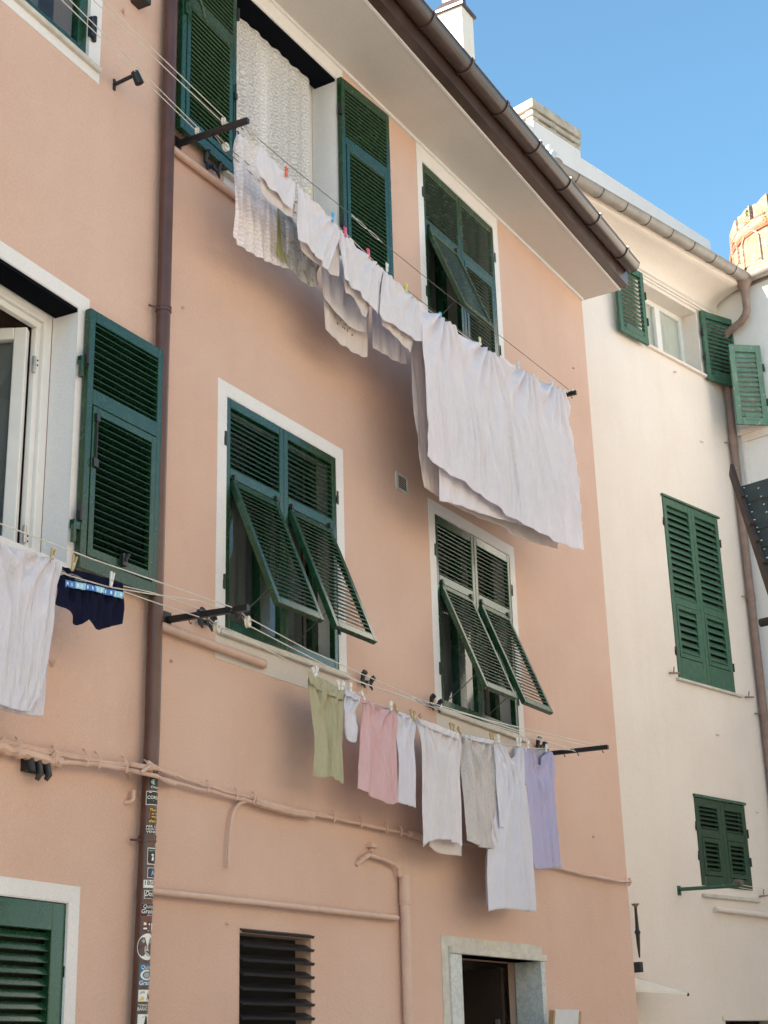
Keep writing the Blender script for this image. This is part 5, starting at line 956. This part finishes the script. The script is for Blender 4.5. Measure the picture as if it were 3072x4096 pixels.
closed_pair(FC, CT, cream, .95, 'oldgreen', .083, dep=.088, tl=60, st=.07, rt=.09, rb=.26, rm=.09)
closed_pair(FC, CLw, cream, .58, 'olddark', .052, dep=.05, tl=42, st=.075, rt=.09, rb=.11, rm=.09)
sill(FC, CT[0]-.06, CT[1]+.12, CT[2]-.004, cream, .03, .045, .1, 'stonesill'); sill(FC, CLw[0]-.02, CLw[1]+.1, CLw[2]-.09, cream, .04, .04, .01, 'stonesill')
mb = MB(); mb.fbox(FC, CT[0]-.02, CT[1]+.03, .002, .03, CT[3], CT[3]+.025); mb.build('shutter_drip_rail', 'oldgreen', cream)
mb = MB(); mb.fbox(FC, CLw[0]-.015, CLw[1]+.015, .002, .028, CLw[3], CLw[3]+.03); mb.build('shutter_drip_rail', 'oldgreen', cream)
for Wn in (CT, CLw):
    mb = MB(); mb.fbox(FC, Wn[0]+.002, Wn[1]-.002, -.12, -.09, Wn[2]+.002, Wn[3]-.002); mb.build('window_gap_shade', 'dark', cream)  # shade behind the closed slats, done as a dark sheet
mb = MB()
for u, z in ((CT[0]-.14, CT[2]+.02), (CT[1]+.26, CT[2]-.02), (CLw[1]+.18, CLw[2]-.06)): mb.tube([FC.P(u-.08, .03, z), FC.P(u+.08, .05, z+.02)], .012, 6); mb.tube([FC.P(u, .03, z), FC.P(u-.01, .05, z+.08)], .008, 6)
mb.build('shutter_holdback', 'rust', cream)
surround(FC, CD, .05, cream, 'cream', reveal=.1, sides='T', proud=.02)
wallpipe(FC, [(2.95, .04, 3.085), (2.98, .05, 3.085), (4.3, .05, 3.06)], .03, 'wall_pipe', 'cream', cream)
for x, y in ((2700, 1490), (2807, 1768), (2870, 2940), (3028, 3250)):
    u, z = FC.uz(x, y, .01); mb = MB(); mb.tube([FC.P(u-.02, .0, z+.012), FC.P(u, .03, z), FC.P(u+.02, .02, z-.006)], [.008, .012, .006], 6); mb.build('wall_plug', 'cream', cream)
# downpipe in the corner
mb = MB(); k0 = [FC.uz(x, y, .3) for x, y in kc((960, 985), (985, 1050), (985, 1140), (965, 1190))]+[FC.uz(x, y, .15) for x, y in kc((900, 1225), (835, 1255))]
ux = 4.44; pts = [FC.P(4.40, .50, 11.22), FC.P(4.40, .50, 11.02), FC.P(4.40, .50, 10.82), FC.P(4.40, .47, 10.74), FC.P(4.41, .38, 10.68), FC.P(4.43, .18, 10.62), FC.P(4.44, .09, 10.55), FC.P(4.44, .065, 10.4), FC.P(4.44, .065, 0)]
mb.tube(pts, .05, 12); mb.lathe([(.05, -.22), (.06, -.12), (.11, -.02), (.12, .0)], Matrix.Translation(FC.P(4.40, .50, 11.24)), 14, 0)
cdp = mb.build('downpipe', 'rust', cream, smooth=True)
for y in (1785, 2372, 2830):
    u, z = FC.uz(2950, y, .06); mb = MB(); mb.tube([FC.P(4.44, .065, z-.05), FC.P(4.44, .065, z+.05)], .057, 12); mb.tube([FC.P(4.38, .05, z), FC.P(4.30, .02, z)], .008, 6); mb.build('pipe_clamp', 'rust', cdp, smooth=True)
c5 = thing('clothesline', 'old green clothesline bracket with empty lines under the small lower shutters of the cream house', 'clothesline', FC.P(2.3, 0, 3.27))
a = FC.uz(2715, 3556, .02); mb = MB(); b_ = FC.uz(2862, 3552, .42)
mb.tube([FC.P(2.30, .0, 3.262), FC.P(2.30, .75, 3.235)], .022, 6); mb.fbox(FC, 2.27, 2.33, 0, .01, 3.2, 3.3); mb.build('bracket', 'oldgreen', c5)
for k, d in enumerate((.42, .55, .68)):
    mb = MB(); mb.tube([FC.P(2.30, d, 3.262), FC.P(3.3, d, 3.23), FC.P(4.6, d, 3.2)], .0035, 5); mb.build('line', 'wire', c5)
mb = MB(); mb.tube([FC.P(2.30, .70, 3.27), FC.P(2.30, .78, 3.26)], .035, 10); mb.build('knot', 'steelwire', c5)
mb = MB(); mb.tube([FC.P(2.30, .35, 3.28), FC.P(2.295, .35, 3.34), FC.P(2.31, .35, 3.36)], .006, 6); mb.build('hook', 'steelwire', c5)

# awning tip and iron pole at the corner alley
aw = thing('awning', 'small white fabric awning on the cream wall, its tip showing past the salmon corner', 'awning', FC.P(1.2, 0, 2.25))
A = [FC.uz(x, y, dd) for x, y, dd in ((2550, 3912, .02), (2752, 3972, .5), (2552, 3962, .5))]
mb = MB(); p0 = FC.P(.3, .02, A[0][1]+.17); p1 = FC.P(A[0][0], .02, A[0][1]); p2 = FC.P(A[1][0], .5, A[1][1]); p3 = FC.P(A[2][0], .5, A[2][1]-.0); p4 = FC.P(0, .5, A[2][1]+.02)
th_ = V((0, 0, -.012)); up_ = [p0, p1, p2, p3, p4]; mb.add(up_+[p+th_ for p in up_], [(0, 1, 2, 3, 4), (9, 8, 7, 6, 5)]+[(i, (i+1) % 5, (i+1) % 5+5, i+5) for i in range(5)])
mb.build('canopy', 'canvas', aw); mb = MB(); mb.tube([p2, p2+V((0, 0, -.03))], .012, 6); mb.build('rib_tip', 'black', aw); mb = MB(); mb.tube([p1, p2], .008, 6); mb.build('rib', 'pvc', aw)
pl = thing('lantern_pole', 'dark iron pole with a rusty funnel top at the salmon corner', 'pole', FC.P(1.42, .1, 2.4))
u0_, zt_ = FC.uz(2541, 3615, .1); zb_ = FC.uz(2541, 3830, .1)[1]; q = Matrix.Translation(FC.P(u0_, .1, zb_)); h = zt_-zb_
mb = MB(); mb.lathe([(.008, h*.0), (.016, h*.2), (.022, h*.42), (.032, h*.47), (.02, h*.52), (.016, h*.75), (.014, h*.93)], q, 10); mb.build('shaft', 'black', pl, smooth=True)
mb = MB(); mb.lathe([(.014, h*.93), (.03, h*.97), (.045, h)], q, 10); mb.build('funnel', 'rust', pl, smooth=True)
mb = MB(); mb.fbox(FC, u0_-.01, u0_+.05, .0, .1, zb_-.14, zb_-.04); mb.build('wall_box', 'black', pl)

# ------------------------------------------------------------------ white house at the right edge
wh = thing('house', 'white house wall at the right edge, meeting the cream house at the brown pipe', 'house', FW.P(1.5, 0, 0))
WX = (.62, 1.5, 8.25, 9.85)
wall_sheet(FW, .001, 4.3, 0, 11.2, [], wh, 'white_wall')
mb = MB(); mb.fbox(FW, 4.0, 4.3, -5, -.36, 0, 11.2); mb.fbox(FW, .0, 4.0, -5, -4.7, 0, 11.2); mb.fbox(FW, .0, 3.99, -4.69, -.36, 7.4, 7.5); mb.build('rear_wall', 'white_wall', wh)
mb = MB(); mb.fbox(FW, .0, 4.3, -5, .01, 11.201, 11.28); mb.build('roof', 'zinc', wh)
mb = MB(); hp2 = [(.10+rg*cos(a), 11.30+rg*sin(a)) for a in [pi+pi*i/12 for i in range(13)]]+[(.10+(rg-.006)*cos(a), 11.30+(rg-.006)*sin(a)) for a in [2*pi-pi*i/12 for i in range(13)]]
mb.sweep(hp2, lambda d, z: FW.P(.42, d, z), lambda d, z: FW.P(4.3, d, z)); mb.build('gutter', 'zinc', wh, smooth=True)
su, sz = FW.uz(3078, 1700, .05)
hd = V((cos(radians(-50)), sin(radians(-50)), 0)); hp_ = FW.P(su, .05, sz)-hd*.43
LM = Matrix.Translation(hp_) @ Matrix((hd, -V((hd.y, -hd.x, 0)), V((0, 0, 1)))).transposed().to_4x4()
leaf('shutter', wh, LM, .43, 1.13, .12, None, 'lightened', .068, 62, .04, .075, .1, .02, .1, dep=.078, hinge_x=1, label='faded green shutter leaf beside the corner pipe')
ba = FW.uz(2950, 1733, .0); zb2 = ba[1]
mb = MB(); mb.fbox(FW, .12, 4.2, .0005, .05, zb2-.06, zb2); mb.fbox(FW, .16, 4.2, .0005, .03, zb2-.16, zb2-.061); mb.build('string_moulding', 'cream', wh)
mb = MB(); mb.fbox(FW, .16, .22, .0005, .022, zb2-1.5, zb2-.161); mb.fbox(FW, .60, .65, .0005, .022, zb2-1.5, zb2-.161); mb.build('panel_moulding', 'white_wall', wh)

# metal stair climbing past the right edge
st = thing('metal_stair', 'dark metal stair with perforated treads seen from below at the right edge', 'stair', (0, 0, 0))
S0 = CAM+ray(2925, 1878)*12.6; S1 = CAM+ray(3105, 2430)*11.2; st.location = S1; 
wdir = FW.u.copy(); run = (S1-S0); fl = V((run.x, run.y, 0)).normalized()
mb = MB(); sd_ = fl.cross(V((0, 0, 1))); perp = run.normalized().cross(sd_).normalized()
def beam(a, b, w, t, mb):
    vs = [p+sd_*k*t+perp*j*w for p in (a, b) for k, j in ((-1, -1), (1, -1), (1, 1), (-1, 1))]; mb.add(vs, [(0, 1, 2, 3), (4, 7, 6, 5), (0, 4, 5, 1), (1, 5, 6, 2), (2, 6, 7, 3), (3, 7, 4, 0)])
SE = S0+run*((S0.z-.05)/-run.z); beam(S0, SE, .055, .014, mb); mb.build('stringer', 'stringer', st)
mb = MB(); beam(S0+wdir*.98, SE+wdir*.98, .055, .014, mb); mb.build('stringer', 'stringer', st)
side = wdir; stn = []
for x0, y0 in ((2969, 1937), (2992, 2002), (3031, 2110), (3057, 2179), (3082, 2265), (3105, 2350)):
    k = min((abs((S0.lerp(S1, k/400)-CAM).normalized().dot(ray(x0-14, y0).normalized())-1), k/400) for k in range(401))[1]; stn.append(S0.lerp(S1, k)+perp*.03)
W_ = .95; hole = .0095
step_ = run.normalized()*.27
while (stn[-1]+step_).z > .15: stn.append(stn[-1]+step_)
for a, b in zip(stn, stn[1:]):
    mb = MB(); nx = 8; e2 = b-a; L2 = e2.length; e2n = e2.normalized(); ny = max(2, round(L2/.055))
    def cell(c, hw, hd, with_hole):                # plate with real round holes
        o4 = [c+side*sx*hw+e2n*sy*hd for sx, sy in ((-1, -1), (1, -1), (1, 1), (-1, 1))]
        if not with_hole: mb.add(o4, [(0, 1, 2, 3)]); return
        ring = [c+side*cos(pi/4*k-3*pi/4)*hole+e2n*sin(pi/4*k-3*pi/4)*hole for k in range(8)]
        outer = [o4[0], (o4[0]+o4[1])/2, o4[1], (o4[1]+o4[2])/2, o4[2], (o4[2]+o4[3])/2, o4[3], (o4[3]+o4[0])/2]
        mb.add(outer+ring, [(k, (k+1) % 8, (k+1) % 8+8, k+8) for k in range(8)])
    for i in range(nx):
        for j in range(ny): cell(a+side*(W_*(i+.5)/nx+.01)+e2*((j+.5)/ny), W_/nx/2, L2/ny/2, (i+j) % 2 == 0)
    mb.tube([b+side*.01, b+side*W_], .014, 6)
    mb.build('tread', 'tread', st, solid=.004)
    p = b; k_ = MB(); beam(p-perp*.085-e2n*.03, p-perp*.085+e2n*.03, .022, .016, k_); k_.build('tread_lug', 'stringer', st)
rb_ = CAM+ray(3042, 2492)*11.5; mb = MB(); mb.tube([rb_, rb_+wdir*1.2], .032, 10); mb.build('support_tube', 'stringer', st)
mb = MB(); mb.tube([rb_+wdir*1.1+V((0, 0, .02)), V((rb_.x, rb_.y, 0))+wdir*1.1], .04, 10); mb.build('stair_post', 'stringer', st)

# menu board beside the door
eb = thing('menu_board', 'white board in a wooden frame leaning beside the dark doorway', 'board', FR.P(12.2, .3, 0))
u0_, z0_ = FR.uz(2207, 4036, .25); u1_, _ = FR.uz(2318, 4042, .25)
T_ = Matrix.Translation(FR.P(u0_, .25, z0_)) @ Matrix.Rotation(radians(8), 4, 'X')
mb = MB(); mb.box(.03, u1_-u0_-.03, -.012, .0, -1.3, 0, T_); mb.build('panel', 'board', eb)
for x in (0, u1_-u0_-.03): mb = MB(); mb.box(x, x+.03, -.02, .02, -1.9, -.01, T_); mb.build('frame_post', 'easel', eb)

# ------------------------------------------------------------------ stone tower beyond the roofs
TD = 62.0
tc = CAM+ray(3262, 990)*TD; RT = (3262-2940)/F_PX*TD*1.02
tw = thing('tower', 'round sunlit stone tower with crenellations and a red brick band, far behind the roofs', 'tower', (tc.x, tc.y, 0))
zr = tc.z-.2; n_ = 72; q = Matrix.Translation((tc.x, tc.y, 0))
va = math.atan2(CAM.y-tc.y, CAM.x-tc.x)
def ringp(r, z, k): a = 2*pi*k/n_; return V((tc.x+r*cos(a), tc.y+r*sin(a), z))
mb = MB(); rndt = random.Random(3); zs_ = [0, zr-9]+[zr-9+i*.6 for i in range(1, 16)]
vs = [ringp(RT*(1.12 if z < 1 else 1.0)*(1+rndt.uniform(-.004, .004)), z, k) for z in zs_ for k in range(n_)]
mb.add(vs, [(i*n_+k, i*n_+(k+1) % n_, (i+1)*n_+(k+1) % n_, (i+1)*n_+k) for i in range(len(zs_)-1) for k in range(n_)])
mb.add([ringp(RT, zr, k) for k in range(n_)], [tuple(range(n_))]); tb = mb.build('shaft', 'stone', tw)
mb = MB(); mb.lathe([(RT*.9, zr), (RT*1.02, zr), (RT*1.03, zr+.13), (RT*1.02, zr+.26), (RT*.9, zr+.26)], q, n_); mb.build('brick_band', 'redbrick', tw)
mb = MB(); mb.lathe([(RT*.86, zr+.2), (RT*1.0, zr+.2), (RT*1.0, zr+.62), (RT*.86, zr+.62)], q, n_); mb.build('parapet_wall', 'stone', tw)
def ang_of(px): 
    lo, hi = -1.5, 1.5                          # angle from the view direction round the tower, positive to the right
    return math.asin(max(-1, min(1, (px-3262)/((3262-2940)*1.0))))
def merlon(a0_, a1_, z0, tops):
    mb = MB(); n = 6; vs = []
    for rr in (RT*.86, RT*1.005):
        for zz in (0, 1):
            for k in range(n+1):
                a = va+a0_+(a1_-a0_)*k/n; t = k/n*(len(tops)-1); i = min(int(t), len(tops)-2); tp_ = tops[i]+(tops[i+1]-tops[i])*(t-i)
                vs.append(V((tc.x+rr*cos(a), tc.y+rr*sin(a), z0 if zz == 0 else z0+tp_)))
    m_ = n+1
    for k in range(n):
        for g in (0, 2): mb.f.append((g*m_+k, g*m_+k+1, (g+1)*m_+k+1, (g+1)*m_+k)); mb.mi.append(0)
        mb.f.append((m_+k, m_+k+1, 3*m_+k+1, 3*m_+k)); mb.mi.append(0)
    mb.v = vs
    for k in (0, n): mb.f.append((k, m_+k, 3*m_+k, 2*m_+k)); mb.mi.append(0)
    mb.build('merlon', 'stone', tw)
gaps = []
A_ = [-pi/2-1.1, ang_of(2948), ang_of(2985), ang_of(3047), ang_of(3120), ang_of(3200), ang_of(3290), .5, .9, 1.4, 2.0, 2.6, 3.1, 3.6]
for i in range(len(A_)-1):
    a0_, a1_ = A_[i]+.03, A_[i+1]-.03
    hh = .62 if i > 1 else .5
    merlon(a0_, a1_, zr+.6, [hh, hh*.86, hh*1.02, hh*1.12] if i % 2 == 0 else [hh*.98, hh*.90, hh*1.10, hh*1.25])
# blind arches: hollow frames standing proud would be wrong, so the niches are recessed panels with a rim
def arch(pxl, pxr, ytop, ybot, depth_col, rec):
    a0_, a1_ = ang_of(pxl), ang_of(pxr); sc = TD/F_PX; zt2 = zr-(ytop-877-0)*0
    mb = MB(); n = 10
    def zpx_t(y, a): 
        c = V((tc.x+RT*cos(va+a), tc.y+RT*sin(va+a), 0)); lo, hi = 0, 80
        for _ in range(40):
            m_ = (lo+hi)/2; v_ = V((c.x, c.y, m_))-CAM; yy = 2048-F_PX*v_.dot(upv)/v_.dot(fwd)
            if yy > y: lo = m_
            else: hi = m_
        return lo
    zt2 = zpx_t(ytop, (a0_+a1_)/2); zb2_ = zpx_t(ybot, (a0_+a1_)/2); hw = (a1_-a0_)/2; am = (a0_+a1_)/2; rise = hw*RT*.95
    outl = [(am-hw, zb2_), (am-hw, zt2-rise)]+[(am-hw*cos(pi*k/n), zt2-rise+rise*sin(pi*k/n)) for k in range(1, n)]+[(am+hw, zt2-rise), (am+hw, zb2_)]
    return outl
def niche(outl, mat, dpt):
    """recess: the outline cut back into the shaft, its left jamb and floor visible"""
    mb = MB(); P = lambda a, z, r: V((tc.x+r*cos(va+a), tc.y+r*sin(va+a), z)); N = len(outl)
    ro, ri = RT*1.03, RT*1.03-dpt
    w_ = .045
    am = sum(a for a, z in outl)/N; zm_ = sum(z for a, z in outl)/N
    vs = [P(a, z, ro) for a, z in outl]+[P(a, z, ri) for a, z in outl]+[P(am+(a-am)*1.22, zm_+(z-zm_)*1.1, ro) for a, z in outl]+[P(am+(a-am)*1.22, zm_+(z-zm_)*1.1, RT*.98) for a, z in outl]
    mb.add(vs, [(i, i+1, N+i+1, N+i) for i in range(N-1)]+[(i, i+1, 2*N+i+1, 2*N+i) for i in range(N-1)]+[(2*N+i, 2*N+i+1, 3*N+i+1, 3*N+i) for i in range(N-1)], 0)
    mb.add([P(a, z, RT*1.010) for a, z in outl], [tuple(range(N))], 1)
    mb.build('blind_arch', ['stone', mat], tw)
niche(arch(2958, 2978, 972, 1060, 0, 0), 'towerplaster', .3)
niche(arch(3003, 3062, 932, 1050, 0, 0), 'towerplaster', .3)
mb = MB(); rp = random.Random(5)
for px, py, s_ in ((2990, 880, .28), (3058, 868, .3), (2988, 850, .16)):
    c = CAM+ray(px, py)*(TD-RT*.82)
    for k in range(40):
        a = c+V((rp.gauss(0, s_*.22), rp.gauss(0, s_*.2), rp.gauss(0, s_*.5))); b = V((rp.uniform(-1, 1), rp.uniform(-1, 1), rp.uniform(-.3, 1)))*.07; e_ = b.cross(V((.3, .5, 1))).normalized()*.02
        mb.add([a-e_, a+b, a+e_, a-b*.6], [(0, 1, 2, 3)])
tag(mb.build('weeds', 'plant'), 'dry tufts of weeds rooted in the tower parapet', 'plant')
# ruined wall stub left of the tower
c = CAM+ray(2928, 1100)*(TD+4); mb = MB(); e1 = right*.55; pts = [(-.9, -9), (-.9, -.5), (-.5, -.15), (-.1, .35), (.35, .5), (.8, .9), (.9, -9)]
Mx = Matrix.Translation(c) @ Matrix((right, V((0, 0, 1)).cross(right), V((0, 0, 1)))).transposed().to_4x4(); mb.prism(pts, Mx, 1.2); mb.build('wall_stub', 'stone', tw)

# ------------------------------------------------------------------ the sunlit houses across the lane (seen only as reflections and as the warm light they throw back)
FO = Frame(24, -13.5, 180)
oph = thing('house', 'pale ochre house across the lane, seen only in the window panes', 'house', FO.P(16, 0, 0))
oh = []
for i in range(10):
    for j in range(3): oh.append((2.2+i*3.1, 3.3+i*3.1, 1.2+j*3.0, 2.9+j*3.0))
wall_sheet(FO, 0, 34, 0, 11.2, oh, oph, 'ochre')
mb = MB(); mb.fbox(FO, 0, 34, -6, -5.7, 0, 11.2); mb.fbox(FO, 0, .3, -5.7, -.36, 0, 11.2); mb.fbox(FO, 33.7, 34, -5.7, -.36, 0, 11.2); mb.build('rear_wall', 'ochre', oph)
for i in range(11):
    mb = MB(); mb.fbox(FO, i*3.1+.05, min(34, i*3.1+2.15), .001, .05, 0, 3.4); mb.build('bounce_dimmer', 'darkwood', oph)  # unseen dark panels, added to weaken light bounced from the lower storey
mb = MB(); mb.fbox(FO, -.3, 34.3, -6.2, .5, 11.2, 11.4); mb.build('roof', 'roof', oph)
for h_ in oh:
    mb = MB(); mb.fbox(FO, h_[0], h_[1], -.2, -.15, h_[2], h_[3]); mb.build('shutter', 'green', oph)

# ------------------------------------------------------------------ sky and sun
SUN_EL, SUN_AZ = 36.0, math.degrees(math.atan2(.495, -.87))   # direction towards the sun
w = bpy.data.worlds.new('World'); scene.world = w; w.use_nodes = True; nt = w.node_tree
bg = nt.nodes['Background']; sk = nt.nodes.new('ShaderNodeTexSky'); sk.sky_type = 'NISHITA'; sk.sun_disc = False
sk.sun_elevation = radians(SUN_EL); sk.sun_rotation = radians(90-SUN_AZ); sk.air_density = 1.0; sk.dust_density = .6; sk.ozone_density = .35; sk.altitude = 20
hs = nt.nodes.new('ShaderNodeMix'); hs.data_type = 'RGBA'; hs.blend_type = 'MULTIPLY'; hs.inputs[0].default_value = 1; hs.inputs[7].default_value = (.74, 1.03, 1.03, 1)
nt.links.new(sk.outputs[0], hs.inputs[6]); nt.links.new(hs.outputs[2], bg.inputs[0]); bg.inputs[1].default_value = .076
ld = bpy.data.lights.new('sun', 'SUN'); ld.energy = 5.0; ld.angle = radians(.53); ld.color = (1, .91, .77)
lo_ = bpy.data.objects.new('sun', ld); COL.objects.link(lo_)
sdv = V((cos(radians(SUN_EL))*cos(radians(SUN_AZ)), cos(radians(SUN_EL))*sin(radians(SUN_AZ)), sin(radians(SUN_EL))))
lo_.rotation_euler = sdv.to_track_quat('Z', 'Y').to_euler(); lo_.location = (0, 0, 40)
vs_ = scene.view_settings; vs_.view_transform = 'Standard'; vs_.look = 'None'; vs_.exposure = 2.0; vs_.gamma = 1; vs_.use_curve_mapping = False
scene.cycles.max_bounces = 8; scene.cycles.transparent_max_bounces = 16; scene.cycles.diffuse_bounces = 6; scene.cycles.use_denoising = True
scene.cycles.sample_clamp_indirect = 6
